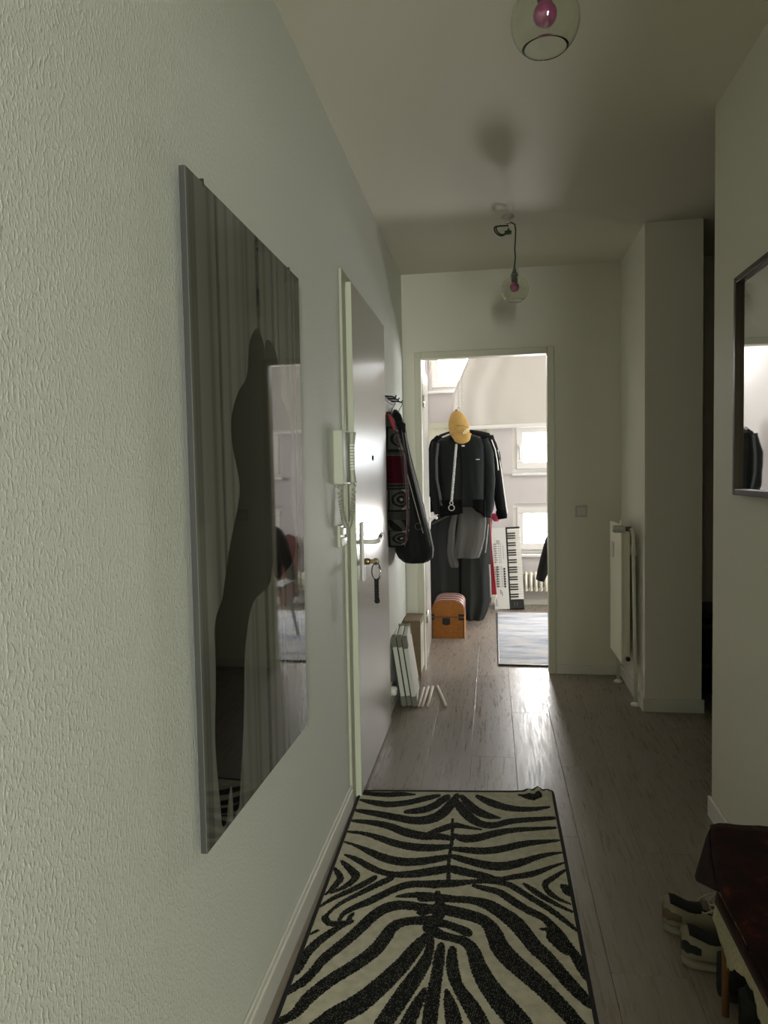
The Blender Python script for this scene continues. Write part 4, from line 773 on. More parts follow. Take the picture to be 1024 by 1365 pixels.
# ---- coat hooks and the two garments on the left wall
hk = thing('coat_hook_rail', 'black metal coat hooks high on the wall past the entrance door', 'hook', (XL, 3.8, 1.65))
MB().box(XL, XL+0.010, 3.60, 4.05, 1.665, 1.690, bev=0.003).build('rail', M_BLACK, hk)
for y in (3.66, 3.78, 3.92):
    MB().tube([(XL+0.008, y, 1.680), (XL+0.05, y, 1.676), (XL+0.066, y, 1.670), (XL+0.070, y, 1.682)], 0.0045, 8).build('hook', M_BLACK, hk)
M_WIRE = mat('hanger_wire', (0.10, 0.10, 0.09), 0.35, 0.8)
def side_garment(rows, n=56, k=46, amp=0.012, seed=1.0):
    A = interp_rows(rows, k); rings = []
    for z, xl, xr, yc, hy in A:
        r = []
        for a in np.linspace(0, 2*math.pi, n, endpoint=False):
            c, s = math.cos(a), math.sin(a); x = (xl+xr)/2+(xr-xl)/2*math.copysign(abs(c)**0.85, c); y = yc+hy*math.copysign(abs(s)**0.85, s)
            q = fbm(a*2.2*seed, z*2.2, seed)*amp*min(1, (xr-xl)/0.05)
            r.append((max(XL+0.002, x+c*q), y+s*q, z))
        rings.append(r)
    return rings
# patterned knitted cardigan: bands of ornament squares, one dark red band
M_KNIT = mat('patterned_knit', (0.03, 0.03, 0.03), 0.95, spec=0.1); ntk = M_KNIT.node_tree
at = ntk.nodes.new('ShaderNodeAttribute'); at.attribute_name = 'knit'; ntk.links.new(at.outputs['Color'], ntk.nodes['Principled BSDF'].inputs['Base Color'])
def knit_color(s, z):
    dark = (0.010, 0.010, 0.010); red = (0.045, 0.004, 0.008); grey = (0.060, 0.062, 0.050); cream = (0.30, 0.28, 0.21)
    bands = [(1.52, 1.70, 'p'), (1.395, 1.52, 's'), (1.37, 1.395, 'w'), (1.23, 1.37, 'r'), (1.205, 1.23, 'w'), (1.085, 1.205, 's'), (1.04, 1.085, 'w'), (0.985, 1.04, 'p'), (0.90, 0.985, 's')]
    for a, b, t in bands:
        if a <= z < b:
            v = (z-a)/(b-a); u = (s*9.0) % 1.0
            if t == 'r': return red if math.sin(s*60)*0.5+math.sin(z*300)*0.5 < 0.6 else (0.030, 0.003, 0.006)
            if t == 'w': return grey if (math.sin(z*900) > -0.2) else dark
            if t == 'p': return grey if math.sin(s*90+z*70) > 0.1 else dark
            d = math.hypot((u-0.5)*0.95, (v-0.5)*1.0)
            if abs(u-0.5) > 0.43 or abs(v-0.5) > 0.44: return dark
            if d < 0.07: return cream
            if d < 0.17: return dark
            if d < 0.25: return grey
            if d < 0.33: return dark
            if d < 0.38: return grey
            return cream if (u > 0.5) else grey
    return dark
def paint(o, fn):
    me = o.data; at = me.attributes.new('knit', 'FLOAT_COLOR', 'POINT'); buf = []
    for v in me.vertices: buf += [*fn(v.co+WL[o]), 1.0]
    at.data.foreach_set('color', buf)
cg = thing('patterned_cardigan', 'patterned knitted cardigan with dark red band hanging beside the door', 'jacket', (-0.5, 3.72, 0.9), 'garments on the wall hooks')
rows = [(1.605, -0.548, -0.528, 3.74, 0.02), (1.56, -0.552, -0.508, 3.74, 0.07), (1.48, -0.552, -0.488, 3.74, 0.12), (1.36, -0.552, -0.450, 3.74, 0.125), (1.20, -0.552, -0.440, 3.74, 0.12), (1.085, -0.552, -0.438, 3.74, 0.12), (0.98, -0.552, -0.442, 3.74, 0.12), (0.915, -0.552, -0.452, 3.74, 0.115), (0.895, -0.545, -0.47, 3.74, 0.10)]
kb = MB().loft(side_garment(rows, n=150, k=230, amp=0.008)).build('knit_body', M_KNIT, cg)
paint(kb, lambda p: knit_color((math.atan2(p.y-3.74, p.x+0.5)+4.5)*0.085, p.z))
mb = MB(); mb.tube([(-0.485, 3.66, 1.674), (-0.492, 3.68, 1.64), (-0.512, 3.70, 1.615), (-0.520, 3.72, 1.59)], 0.002, 6); mb.build('hanger_hook', M_WIRE, cg)
MB().tube([(-0.525, 3.635, 1.585), (-0.505, 3.620, 1.555), (-0.490, 3.622, 1.50)], [0.006, 0.012, 0.006], 8).build('red_lining', mat('pink_red_lining', (0.40, 0.05, 0.07), 0.8), cg)
mb = MB(); z_ = [1.47, 1.36, 1.2, 1.08, 0.98, 0.90]; x_ = [-0.478, -0.446, -0.438, -0.435, -0.438, -0.448]
mb.tube([(x-0.004, 3.66, z) for x, z in zip(x_, z_)], 0.0035, 6); mb.build('front_border', mat('pink_knit_border', (0.16, 0.07, 0.08), 0.9), cg)
M_BLK = mat('black_jacket_fabric', (0.008, 0.008, 0.009), 0.75, sheen=0.05, spec=0.3, bump=0.15, bscale=(18, 18, 7))
jb = thing('black_piped_jacket', 'black jacket with white piping hanging behind the patterned cardigan', 'jacket', (-0.45, 4.02, 0.78), 'garments on the wall hooks')
rows = [(1.640, -0.545, -0.530, 4.02, 0.02), (1.615, -0.550, -0.512, 4.02, 0.07), (1.52, -0.552, -0.484, 4.02, 0.115), (1.42, -0.552, -0.468, 4.02, 0.12), (1.32, -0.552, -0.445, 4.02, 0.12), (1.135, -0.552, -0.399, 4.02, 0.12), (0.945, -0.550, -0.350, 4.02, 0.125), (0.84, -0.548, -0.331, 4.02, 0.13), (0.80, -0.53, -0.338, 4.02, 0.12), (0.775, -0.50, -0.37, 4.02, 0.10)]
MB().loft(side_garment(rows, n=72, k=80, amp=0.010, seed=1.7)).build('jacket_body', M_BLK, jb)
mb = MB(); zz = [1.53, 1.42, 1.32, 1.135, 0.945, 0.86, 0.80]; xx = [-0.484, -0.466, -0.445, -0.399, -0.350, -0.333, -0.338]
mb.tube([(x+0.001, 3.97, z) for x, z in zip(xx, zz)], 0.0032, 6)
mb.tube([(x-0.030, 3.912, z) for x, z in zip(xx[2:5], zz[2:5])], 0.0028, 6); mb.build('white_piping', mat('white_piping', (0.50, 0.48, 0.42), 0.7), jb)
mb = MB(); mb.tube([(-0.486, 3.925, 1.674), (-0.488, 3.93, 1.655), (-0.505, 3.94, 1.635), (-0.520, 4.02, 1.615)], 0.002, 6); mb.build('hanger_hook', M_WIRE, jb)
rr = []
for a in np.linspace(0.15, 0.95, 10):
    rr.append([(-0.53+0.055*a, 3.93-0.01*math.sin(a*9), 1.625-0.115*a+0.012*math.sin(t*6+a*5)+0.02*t) for t in np.linspace(-0.5, 0.5, 6)])
MB().sheet(rr, 0.022).build('hood', M_BLK, jb)
mb = MB()
mb.tube([(-0.405+0.018*math.cos(a), 3.893, 0.985+0.018*math.sin(a)) for a in np.linspace(0, 2*math.pi, 18, endpoint=False)], 0.002, 5, closed=True)
mb.build('round_badge', mat('grey_badge', (0.10, 0.09, 0.08), 0.8), jb)

# ================================================================== THINGS IN THE FAR ROOM
def P6(x, z, Y): s = Y/6.0; return x*s, CAM_Z-(CAM_Z-z)*s
def front_garment(rows, Y, n=64, k=50, amp=0.012, seed=1.0, fold=0.0, nf=5):
    """rows (z, xl, xr, half thickness) measured at depth 6 and moved to depth Y"""
    A = interp_rows(rows, k); rings = []
    for i, (z, xl, xr, th) in enumerate(A):
        xl_, z_ = P6(xl, z, Y); xr_, _ = P6(xr, z, Y); r = []; lo = i/(k-1)
        for a in np.linspace(0, 2*math.pi, n, endpoint=False):
            c, s = math.cos(a), math.sin(a); cx = math.copysign(abs(c)**0.8, c); sy = math.copysign(abs(s)**0.8, s)
            q = fbm(cx*2.4+seed*5, z*1.6, seed)*amp+fold*lo*math.sin(cx*nf+seed)*abs(sy)
            r.append(((xl_+xr_)/2+(xr_-xl_)/2*cx+q*0.3*c, Y+th*sy+q*(1 if sy < 0 else -1), z_))
        rings.append(r)
    return rings
def sleeve(pts, rad, Y, n=20, k=26, flat=0.8, seed=1.0):
    P = interp_rows([(x, z, r) for (x, z), r in zip(pts, rad)], k); rings = []
    C = [Vector((*P6(x, z, Y), 0)) for x, z, r in P]; C = [Vector((c.x, Y, c.y)) for c in C]
    for i in range(k):
        t = (C[min(i+1, k-1)]-C[max(i-1, 0)]).normalized(); b = Vector((0, 1, 0)); a = t.cross(b).normalized(); r = P[i][2]
        rings.append([tuple(C[i]+a*r*math.cos(q)*(1+0.12*fbm(q*1.3+seed, i*0.35))+b*r*flat*math.sin(q)*(1+0.15*fbm(q+seed, i*0.5))) for q in np.linspace(0, 2*math.pi, n, endpoint=False)])
    return rings
# hanging chain with its hanger bar
ch = thing('hanging_chain', 'thin pale metal chain hanging from above over the yellow cap', 'chain', (-0.262, 5.93, RZ))
M_CHAIN = mat('chain_steel', (0.42, 0.41, 0.37), 0.35, 0.7)
def chain(mb, x, y, z0, z1, link=0.030, wd=0.0075, r=0.0016):
    z = z1; i = 0
    while z > z0:
        c = z-link/2; pts = []
        for a in np.linspace(0, 2*math.pi, 12, endpoint=False):
            q = wd*math.cos(a); pts.append((x+(q if i % 2 == 0 else 0), y+(0 if i % 2 == 0 else q), c+link/2*1.12*math.sin(a)))
        mb.tube(pts, r, 5, closed=True); z -= link*0.86; i += 1
mb = MB(); chain(mb, -0.266, 5.93, 1.80, RZ); mb.build('chain_strand', M_CHAIN, ch)
mb = MB(); chain(mb, -0.236, 5.93, 1.62, RZ); mb.build('chain_strand', M_CHAIN, ch)
mb = MB(); mb.tube([(-0.266+0.012*math.cos(a), 5.93, 1.795+0.022*math.sin(a)) for a in np.linspace(0, 2*math.pi, 16, endpoint=False)], 0.0022, 6, closed=True); mb.build('end_ring', M_CHAIN, ch)
MB().tube([(-0.42, 5.93, 1.545), (-0.26, 5.93, 1.615), (-0.09, 5.93, 1.56)], 0.007, 8).build('hanger_bar', M_BLACK, ch)
# black jacket behind with a white stripe on the sleeve
M_JB = mat('black_track_fabric', (0.005, 0.005, 0.006), 0.8, spec=0.15, bump=0.2, bscale=(14, 14, 6)); M_JW = mat('white_sleeve_stripe', (0.80, 0.78, 0.72), 0.7); M_JF = mat('black_bomber_fabric', (0.007, 0.009, 0.009), 0.7, spec=0.18, bump=0.25, bscale=(16, 16, 6)); M_JG = mat('grey_sleeve_stripe', (0.06, 0.065, 0.065), 0.7); M_RIB = mat('black_rib_knit', (0.004, 0.004, 0.004), 0.9, spec=0.08)
jk = thing('black_track_jacket', 'black track jacket with a white stripe down its right sleeve, behind', 'jacket', (-0.25, 6.02, 0.9), 'jackets hanging on the chain')
rows = [(1.635, -0.30, -0.18, 0.03), (1.62, -0.37, -0.09, 0.045), (1.60, -0.43, -0.02, 0.055), (1.56, -0.475, 0.005, 0.07), (1.45, -0.49, 0.02, 0.08), (1.2, -0.48, 0.02, 0.08), (1.0, -0.47, 0.02, 0.08), (0.93, -0.47, 0.0, 0.07)]
MB().loft(front_garment(rows, 6.05, seed=2.1)).build('jacket_body', M_JB, jk)
s1 = MB().loft(sleeve([(-0.035, 1.57), (0.015, 1.42), (0.035, 1.25), (0.060, 1.08), (0.078, 0.945)], [0.052, 0.056, 0.052, 0.048, 0.042], 5.98)).build('sleeve', M_JB, jk)
MB().loft(sleeve([(-0.435, 1.585), (-0.47, 1.53), (-0.505, 1.35), (-0.505, 1.15), (-0.49, 0.95)], [0.02, 0.042, 0.052, 0.048, 0.04], 6.0, seed=3)).build('sleeve', M_JB, jk)
MB().loft(sleeve([(0.074, 0.955), (0.084, 0.885)], [0.046, 0.040], 5.98, k=6)).build('cuff', M_RIB, s1)
def stripe_on(pts, Y, w, th=0.006, n=24):
    P = interp_rows([(x, z) for x, z in pts], n); g = []
    for x, z in P:
        x_, z_ = P6(x, z, Y); g.append([(x_-w/2, Y, z_), (x_, Y-0.004, z_), (x_+w/2, Y, z_)])
    return MB().sheet(g, th)
stripe_on([(0.0, 1.545), (0.030, 1.46), (0.046, 1.36), (0.052, 1.29)], 5.935, 0.011).build('white_stripe', M_JW, s1)
stripe_on([(0.05, 1.46), (0.075, 1.30), (0.100, 1.10), (0.122, 0.93)], 5.958, 0.011).build('white_stripe', M_JW, s1)
jf = thing('black_bomber_jacket', 'black bomber jacket with grey sleeve stripe hanging in front under the cap', 'jacket', (-0.27, 5.86, 0.9), 'jackets hanging on the chain')
rows = [(1.61, -0.325, -0.21, 0.035), (1.595, -0.355, -0.175, 0.045), (1.575, -0.405, -0.115, 0.058), (1.545, -0.45, -0.065, 0.07), (1.50, -0.462, -0.05, 0.08), (1.42, -0.46, -0.045, 0.085), (1.2, -0.445, -0.05, 0.085), (1.06, -0.44, -0.055, 0.085), (0.99, -0.435, -0.06, 0.08)]
MB().loft(front_garment(rows, 5.86, seed=1.2, fold=0.012)).build('jacket_body', M_JF, jf)
# hem: two halves parting at the open zip
for xl, xr, zl, zr in ((-0.435, -0.245, 0.905, 0.935), (-0.165, -0.055, 0.98, 0.90)):
    g = []
    for t in np.linspace(0, 1, 12):
        x = xl+(xr-xl)*t; zb = zl+(zr-zl)*t; g.append([(P6(x, z, 5.80)[0], 5.79+0.006*math.sin(t*9), P6(x, z, 5.80)[1]) for z in np.linspace(1.05, zb, 6)])
    MB().sheet(g, 0.02).build('hem', M_RIB, jf)
MB().loft(sleeve([(-0.445, 1.535), (-0.480, 1.38), (-0.478, 1.2), (-0.462, 1.04), (-0.448, 0.93)], [0.048, 0.054, 0.050, 0.044, 0.036], 5.84, seed=5)).build('sleeve', M_JF, jf)
MB().loft(sleeve([(-0.070, 1.55), (-0.032, 1.42), (-0.022, 1.2), (-0.03, 1.02), (-0.045, 0.90)], [0.042, 0.050, 0.048, 0.042, 0.034], 5.85, seed=8)).build('sleeve', M_JF, jf)
stripe_on([(-0.445, 1.53), (-0.462, 1.38), (-0.460, 1.22), (-0.437, 1.10), (-0.425, 1.0)], 5.775, 0.022).build('grey_stripe', M_JG, jf)
stripe_on([(-0.405, 1.575), (-0.345, 1.600)], 5.80, 0.012).build('shoulder_piping', M_JW, jf)
mb = MB(); x_, z_ = P6(-0.235, 1.50, 5.76); mb.box(x_-0.012, x_+0.012, 5.755, 5.762, z_-0.006, z_+0.006, bev=0.002); mb.build('neck_label', M_JW, jf)
mb = MB(); x_, z_ = P6(-0.115, 1.385, 5.765); mb.box(x_-0.015, x_+0.015, 5.762, 5.768, z_-0.004, z_+0.002, bev=0.001); mb.build('pocket_zip', M_JW, jf)
mb = MB(); mb.tube([(*P6(-0.262+0.012*math.sin(t*3), 1.49-0.5*t, 5.76)[:1], 5.772, P6(0, 1.49-0.5*t, 5.76)[1]) for t in np.linspace(0, 1, 12)], 0.004, 6); mb.build('zip', M_RIB, jf)
# braided strap with rings
M_STRAP = mat('pale_braided_strap', (0.50, 0.50, 0.47), 0.7, var=0.3, vscale=(60, 60, 90))
sp = thing('braided_lanyard', 'pale braided strap with two metal rings hanging before the black jacket', 'strap', (-0.31, 5.73, 0.95))
mb = MB()
for s in (0, math.pi):
    pts = []
    for t in np.linspace(0, 1, 90):
        x, z = P6(-0.292-0.046*t, 1.515-0.475*t, 5.73); pts.append((x+0.0055*math.cos(t*70+s), 5.73+0.004*math.sin(t*70+s), z))
    mb.tube(pts, 0.0058, 6)
mb.build('braid', M_STRAP, sp)
for zc_, rr_ in ((1.022, 0.013), (0.982, 0.023)):
    x, z = P6(-0.340, zc_, 5.73)
    MB().tube([(x+rr_*math.cos(a), 5.73, z+rr_*math.sin(a)) for a in np.linspace(0, 2*math.pi, 24, endpoint=False)], 0.0035, 8, closed=True).build('ring', M_CHAIN, sp)
# yellow cap
M_CAP = mat('mustard_cap_cotton', (0.42, 0.26, 0.075), 0.9, var=0.1, vscale=(25, 25, 25))
cp = thing('baseball_cap', 'mustard yellow baseball cap hanging over the black jacket', 'cap', (-0.25, 5.75, 1.5))
x0, z0 = P6(-0.262, 1.655, 5.74)
rings = []
for t in np.linspace(-1, 1, 22):     # crown: elongated dome seen from its back
    ph_ = t*math.pi/2*0.985; rz = 0.135; z = z0+0.0+rz*math.sin(ph_)*(1.0 if t > 0 else 0.9); ww = math.cos(ph_)**0.8*np.interp(t, [-1, -0.2, 0.3, 1], [0.078, 0.084, 0.080, 0.060])
    rings.append([(x0+0.022*(-t)+ww*math.cos(a)-0.006, 5.745+0.07*math.cos(ph_)*math.sin(a), z) for a in np.linspace(0, 2*math.pi, 32, endpoint=False)])
crown = MB().loft(rings).build('crown', M_CAP, cp)
g = []
for a in np.linspace(-1, 1, 20):
    g.append([(x0+0.018+0.071*math.sin(a*1.45)*(1-0.15*t), 5.745-0.062*math.cos(a*1.2)-0.012*t, z0-0.05-0.01*t-0.075*t*(math.cos(a*1.3)**0.7)) for t in np.linspace(0, 1, 8)])
MB().sheet(g, 0.006).build('brim', M_CAP, cp)
mb = MB(); mb.tube([(x0+0.080*math.cos(a)*(0.96), 5.745-0.070*abs(math.sin(a)), z0-0.02+0.030*math.sin(a)) for a in np.linspace(0.1, math.pi-0.1, 24)], 0.0022, 6); mb.build('seam', mat('cap_seam', (0.26, 0.155, 0.04), 0.9), crown)
mb = MB(); mb.tube([(x0+0.052+0.024*math.cos(a)*0.9+0.006*math.sin(a), 5.682+0.004*math.cos(a), z0-0.035+0.014*math.sin(a)+0.014*math.cos(a)) for a in np.linspace(0, 2*math.pi, 20, endpoint=False)], 0.004, 6, closed=True); mb.build('strap_slot', mat('pale_strap_edge', (0.75, 0.66, 0.45), 0.8), cp)
MB().lathe([(0.012, 0), (0.010, 0.006), (0.004, 0.010)], (x0-0.026, 5.745, z0+0.133), 12).build('top_button', M_DWOOD, cp)
# grey trousers folded over the hanger
M_GT = mat('grey_trouser_cloth', (0.095, 0.092, 0.085), 0.9, spec=0.1, var=0.06, vscale=(30, 30, 6), bump=0.3, bscale=(12, 12, 4)); M_GD = mat('dark_grey_coat_cloth', (0.032, 0.034, 0.032), 0.9, spec=0.1, bump=0.3, bscale=(9, 9, 3))
tr = thing('grey_trousers', 'mid grey trousers folded and hanging below the black jackets', 'trousers', (-0.2, 5.94, 0.5))
rows = [(1.04, -0.29, -0.05, 0.035), (0.95, -0.285, -0.05, 0.035), (0.85, -0.29, -0.05, 0.035), (0.72, -0.31, -0.065, 0.035), (0.62, -0.325, -0.09, 0.035), (0.555, -0.33, -0.115, 0.03)]
MB().loft(front_garment(rows, 5.90, seed=3.3, fold=0.008)).build('folded_legs', M_GT, tr)
rows = [(0.94, -0.335, -0.285, 0.02), (0.80, -0.365, -0.31, 0.02), (0.60, -0.385, -0.315, 0.022), (0.50, -0.365, -0.285, 0.02), (0.475, -0.35, -0.29, 0.015)]
MB().loft(front_garment(rows, 5.88, k=20, n=24, seed=4.3)).build('waist_strip', M_GT, tr)
mb = MB(); mb.tube([(P6(x, z, 5.86)[0], 5.862, P6(x, z, 5.86)[1]) for x, z in ((-0.058, 0.96), (-0.056, 0.85), (-0.07, 0.73), (-0.095, 0.63), (-0.12, 0.56))], 0.003, 6); mb.build('side_seam', mat('pale_seam', (0.35, 0.34, 0.31), 0.8), tr)
# long dark grey wide garment reaching the floor
cg2 = thing('long_grey_overall', 'long dark grey wide-legged overall hanging to the floor behind the chest', 'overall', (-0.28, 6.08, 0))
rows = [(0.96, -0.42, -0.27, 0.05), (0.86, -0.515, -0.27, 0.06), (0.70, -0.525, -0.265, 0.07), (0.45, -0.525, -0.265, 0.075), (0.20, -0.525, -0.27, 0.075), (0.03, -0.52, -0.28, 0.07)]
MB().loft(front_garment(rows, 6.20, seed=6.3, fold=0.012, nf=6)).build('leg_panel', M_GD, cg2)
rows = [(0.98, -0.29, -0.03, 0.05), (0.80, -0.275, -0.022, 0.07), (0.60, -0.27, -0.012, 0.08), (0.40, -0.27, -0.02, 0.08), (0.20, -0.27, -0.02, 0.085), (0.10, -0.26, -0.05, 0.085), (0.012, -0.235, -0.095, 0.08)]
MB().loft(front_garment(rows, 6.18, seed=7.7, fold=0.014, nf=7)).build('leg_panel', M_GD, cg2)
mb = MB(); mb.tube([(P6(x, z, 6.0)[0], 6.0, P6(x, z, 6.0)[1]) for x, z in ((-0.515, 0.84), (-0.40, 0.90), (-0.31, 0.945))], 0.006, 8); mb.build('waistband', mat('grey_waistband', (0.10, 0.095, 0.08), 0.8), cg2)
stripe_on([(-0.035, 0.84), (-0.050, 0.70), (-0.062, 0.60)], 5.985, 0.010).build('pale_trim', mat('pale_grey_trim', (0.34, 0.33, 0.31), 0.8), cg2)
stripe_on([(-0.030, 0.50), (-0.024, 0.38), (-0.022, 0.28), (-0.020, 0.22)], 5.985, 0.016).build('pale_trim', mat('pale_grey_trim', (0.34, 0.33, 0.31), 0.8), cg2)
# red scarf and a brown belt hanging behind, right of the overall
M_REDS = mat('red_wool', (0.25, 0.012, 0.022), 0.9)
rs = thing('red_garment', 'narrow red garment with a cream hem hanging between overall and keyboard', 'garment', (0.0, 6.25, 0.2))
rows = [(0.97, -0.045, -0.015, 0.02), (0.86, -0.035, -0.015, 0.02), (0.60, -0.035, 0.000, 0.03), (0.40, -0.035, 0.018, 0.03), (0.30, -0.035, 0.028, 0.03), (0.245, -0.03, 0.034, 0.03)]
MB().loft(front_garment(rows, 6.19, k=20, n=20, seed=1.5)).build('red_cloth', M_REDS, rs)
rows = [(0.25, -0.028, 0.036, 0.032), (0.175, -0.025, 0.012, 0.03)]
MB().loft(front_garment(rows, 6.19, k=6, n=20, seed=1.5)).build('cream_hem', mat('cream_hem', (0.62, 0.55, 0.46), 0.9), rs)
rows = [(0.93, -0.02, 0.055, 0.025), (0.885, 0.0, 0.06, 0.025), (0.865, 0.01, 0.05, 0.02)]
MB().loft(front_garment(rows, 6.22, k=8, n=20, seed=1.9)).build('red_sleeve_end', mat('pink_red_wool', (0.42, 0.04, 0.10), 0.9), rs)
bw = thing('brown_garment', 'brown cloth strip hanging beside the top of the keyboard', 'garment', (0.0, 6.4, 0.5))
rows = [(0.97, -0.075, -0.01, 0.02), (0.90, -0.065, 0.0, 0.02), (0.80, -0.045, -0.008, 0.02), (0.60, -0.035, -0.006, 0.02), (0.53, -0.03, 0.004, 0.02)]
MB().loft(front_garment(rows, 6.22, k=16, n=20, seed=2.9)).build('brown_cloth', mat('brown_cloth', (0.20, 0.13, 0.09), 0.85), bw)

# ---- wooden trunk
M_TRK = mat('honey_trunk_wood', (0.30, 0.11, 0.016), 0.5, spec=0.25, var=0.18, vscale=(30, 30, 60)); M_TRL = mat('pink_trunk_lid', (0.36, 0.21, 0.18), 0.45); M_IRON = mat('dark_iron', (0.018, 0.015, 0.013), 0.45, 0.6); M_TRS = mat('dark_lid_strip', (0.06, 0.025, 0.018), 0.5)
tk = thing('wooden_chest', 'small honey-brown wooden chest with arched lid behind the open door', 'chest', (-0.345, 5.6, 0))
tx0, tx1, ty0, ty1, tz = -0.470, -0.224, 5.435, 5.80, 0.167
MB().box(tx0, tx1, ty0, ty1, 0, tz-0.002, bev=0.003).build('chest_body', M_TRK, tk)
def arch(x0, x1, zb, zs, zt, n=16):
    pts = [(x0, zb), (x1, zb)]; cx = (x0+x1)/2; hw = (x1-x0)/2
    for a in np.linspace(0, math.pi, n):
        c = math.cos(a); pts.append((cx+hw*math.copysign(abs(c)**0.62, c), zs+(zt-zs)*math.sin(a)**0.75))
    return pts
def arch_mb(x0, x1, zb, zs, zt, y0, y1):
    P = arch(x0, x1, zb, zs, zt); n = len(P); V = [(x, y0, z) for x, z in P]+[(x, y1, z) for x, z in P]
    return MB().add(V, [tuple(range(n)), tuple(range(2*n-1, n-1, -1))]+[(i, (i+1) % n, n+(i+1) % n, n+i) for i in range(n)])
lid = arch_mb(tx0, tx1, tz, 0.215, 0.293, ty0, ty0+0.012).build('lid', M_TRK, tk)
arch_mb(tx0, tx1, tz, 0.215, 0.292, ty0+0.012, ty1).build('lid_top', M_TRL, lid)
for y in (ty0+0.010, ty0+0.10, ty0+0.20, ty0+0.30):
    arch_mb(tx0-0.002, tx1+0.002, tz+0.001, 0.215, 0.2955, y, y+0.012).build('lid_strip', M_TRS, lid)
mb = MB(); mb.box(-0.390, -0.332, ty0-0.006, ty0, 0.108, 0.158, bev=0.002); mb.tube([(-0.378, ty0-0.010, 0.115), (-0.361, ty0-0.014, 0.108), (-0.344, ty0-0.010, 0.115)], 0.004, 8); mb.build('latch', M_IRON, tk)
for x0_, x1_ in ((tx0-0.003, tx0+0.018), (tx1-0.042, tx1+0.003)):
    mb = MB(); mb.box(x0_, x1_, ty0-0.003, ty0+0.03, 0.142, 0.160, bev=0.001); mb.box(x0_, x1_, ty0-0.003, ty0+0.03, 0.172, 0.190, bev=0.001); mb.build('corner_bracket', M_IRON, tk)
mb = MB(); mb.box(tx1-0.006, tx1+0.002, ty0-0.002, ty0+0.008, 0, 0.15); mb.box(tx0-0.002, tx0+0.006, ty0-0.002, ty0+0.008, 0, 0.15); mb.box(tx0, tx1, ty0-0.002, ty0, tz-0.004, tz+0.002); mb.build('edge_strip', M_TRS, tk)

# ---- keyboard standing on end against the wall
M_KW = mat('white_keyboard_shell', (0.70, 0.68, 0.64), 0.4); M_KB = mat('black_keyboard_part', (0.010, 0.011, 0.013), 0.3); M_KK = mat('white_key', (0.76, 0.73, 0.66), 0.3); M_KG = mat('grey_knob', (0.05, 0.05, 0.05), 0.4)
kv = Vector((-0.030, 0.190, 0.735)).normalized(); ku = Vector((1, 0, 0.03)); ku = (ku-kv*ku.dot(kv)).normalized(); kw = ku.cross(kv).normalized()
if kw.y > 0: kw = -kw
MK = Matrix(((ku.x, kv.x, kw.x, 0.013), (ku.y, kv.y, kw.y, 6.60), (ku.z, kv.z, kw.z, 0.002), (0, 0, 0, 1)))
kd = thing('midi_keyboard', 'white music keyboard standing on end against the window wall', 'keyboard', (0.13, 6.68, 0))
MB().box(0, 0.140, 0, 0.770, -0.055, 0.0, bev=0.004, M=MK).build('control_panel', M_KW, kd)
MB().box(0.140, 0.270, 0, 0.770, -0.055, -0.014, bev=0.004, M=MK).build('key_bed', M_KB, kd)
mb = MB(); mb.box(0.138, 0.150, 0.0, 0.770, -0.03, 0.001, bev=0.001, M=MK); mb.box(0.138, 0.270, 0.757, 0.770, -0.03, 0.001, bev=0.001, M=MK); mb.build('black_border', M_KB, kd)
bb_ = MB().box(0.142, 0.270, 0.004, 0.088, -0.03, 0.0, bev=0.003, M=MK).build('wheel_block', M_KB, kd)
mb = MB()
for u in (0.176, 0.200): mb.box(u, u+0.010, 0.026, 0.064, -0.005, 0.004, bev=0.002, M=MK)
mb.build('pitch_wheels', M_KG, bb_)
pitch = (0.755-0.090)/29
for i in range(29):
    v = 0.090+i*pitch; MB().box(0.152, 0.272, v+0.0007, v+pitch-0.0007, -0.02, -0.004, bev=0.001, M=MK).build('white_key', M_KK, kd)
for i in range(28):
    if i % 7 in (2, 6): continue
    v = 0.090+(i+1)*pitch; MB().box(0.151, 0.226, v-0.0058, v+0.0058, -0.01, 0.005, bev=0.002, M=MK).build('black_key', M_KB, kd)
mb = MB(); ms = MB(); mp_ = MB()
for i in range(9):
    v = 0.215+i*0.0225
    for u in (0.040, 0.075): mb.lathe([(0.005, 0), (0.0045, 0.008), (0.002, 0.009)], (0, 0, 0), 10, M=MK @ Matrix.Translation((u-0.02, v, 0)))
    mb.lathe([(0.0085, 0), (0.0075, 0.012), (0.002, 0.013)], (0, 0, 0), 12, M=MK @ Matrix.Translation((0.042, v, 0)))
    mb.lathe([(0.004, 0), (0.003, 0.006)], (0, 0, 0), 8, M=MK @ Matrix.Translation((0.082, v, 0)))
    v2 = 0.440+i*0.0215
    ms.box(0.012, 0.052, v2-0.0012, v2+0.0012, -0.001, 0.0012, M=MK); ms.box(0.026+0.012*((i*5) % 3)/3, 0.034+0.012*((i*5) % 3)/3, v2-0.005, v2+0.005, 0, 0.008, bev=0.001, M=MK)
    for u in (0.062, 0.078): ms.box(u, u+0.008, v2-0.003, v2+0.003, -0.001, 0.0018, bev=0.0005, M=MK)
for i in range(8):
    v = 0.203+i*0.0235; mp_.box(0.100, 0.116, v, v+0.0165, -0.002, 0.004, bev=0.001, M=MK)
mb.build('rotary_knobs', M_KG, kd); ms.build('sliders', M_KG, kd); mp_.build('drum_pads', M_KB, kd)
mb = MB()      # flat print on the panel: model lettering blocks and fine legend lines
for u, v0, v1, t in ((0.050, 0.615, 0.652, 0.009), (0.066, 0.617, 0.65, 0.008), (0.060, 0.145, 0.185, 0.008), (0.073, 0.128, 0.165, 0.007)):
    n = 5
    for i in range(n):
        a = v0+(v1-v0)*i/n; mb.box(u, u+t, a, a+(v1-v0)/n*0.62, -0.001, 0.0006, M=MK)
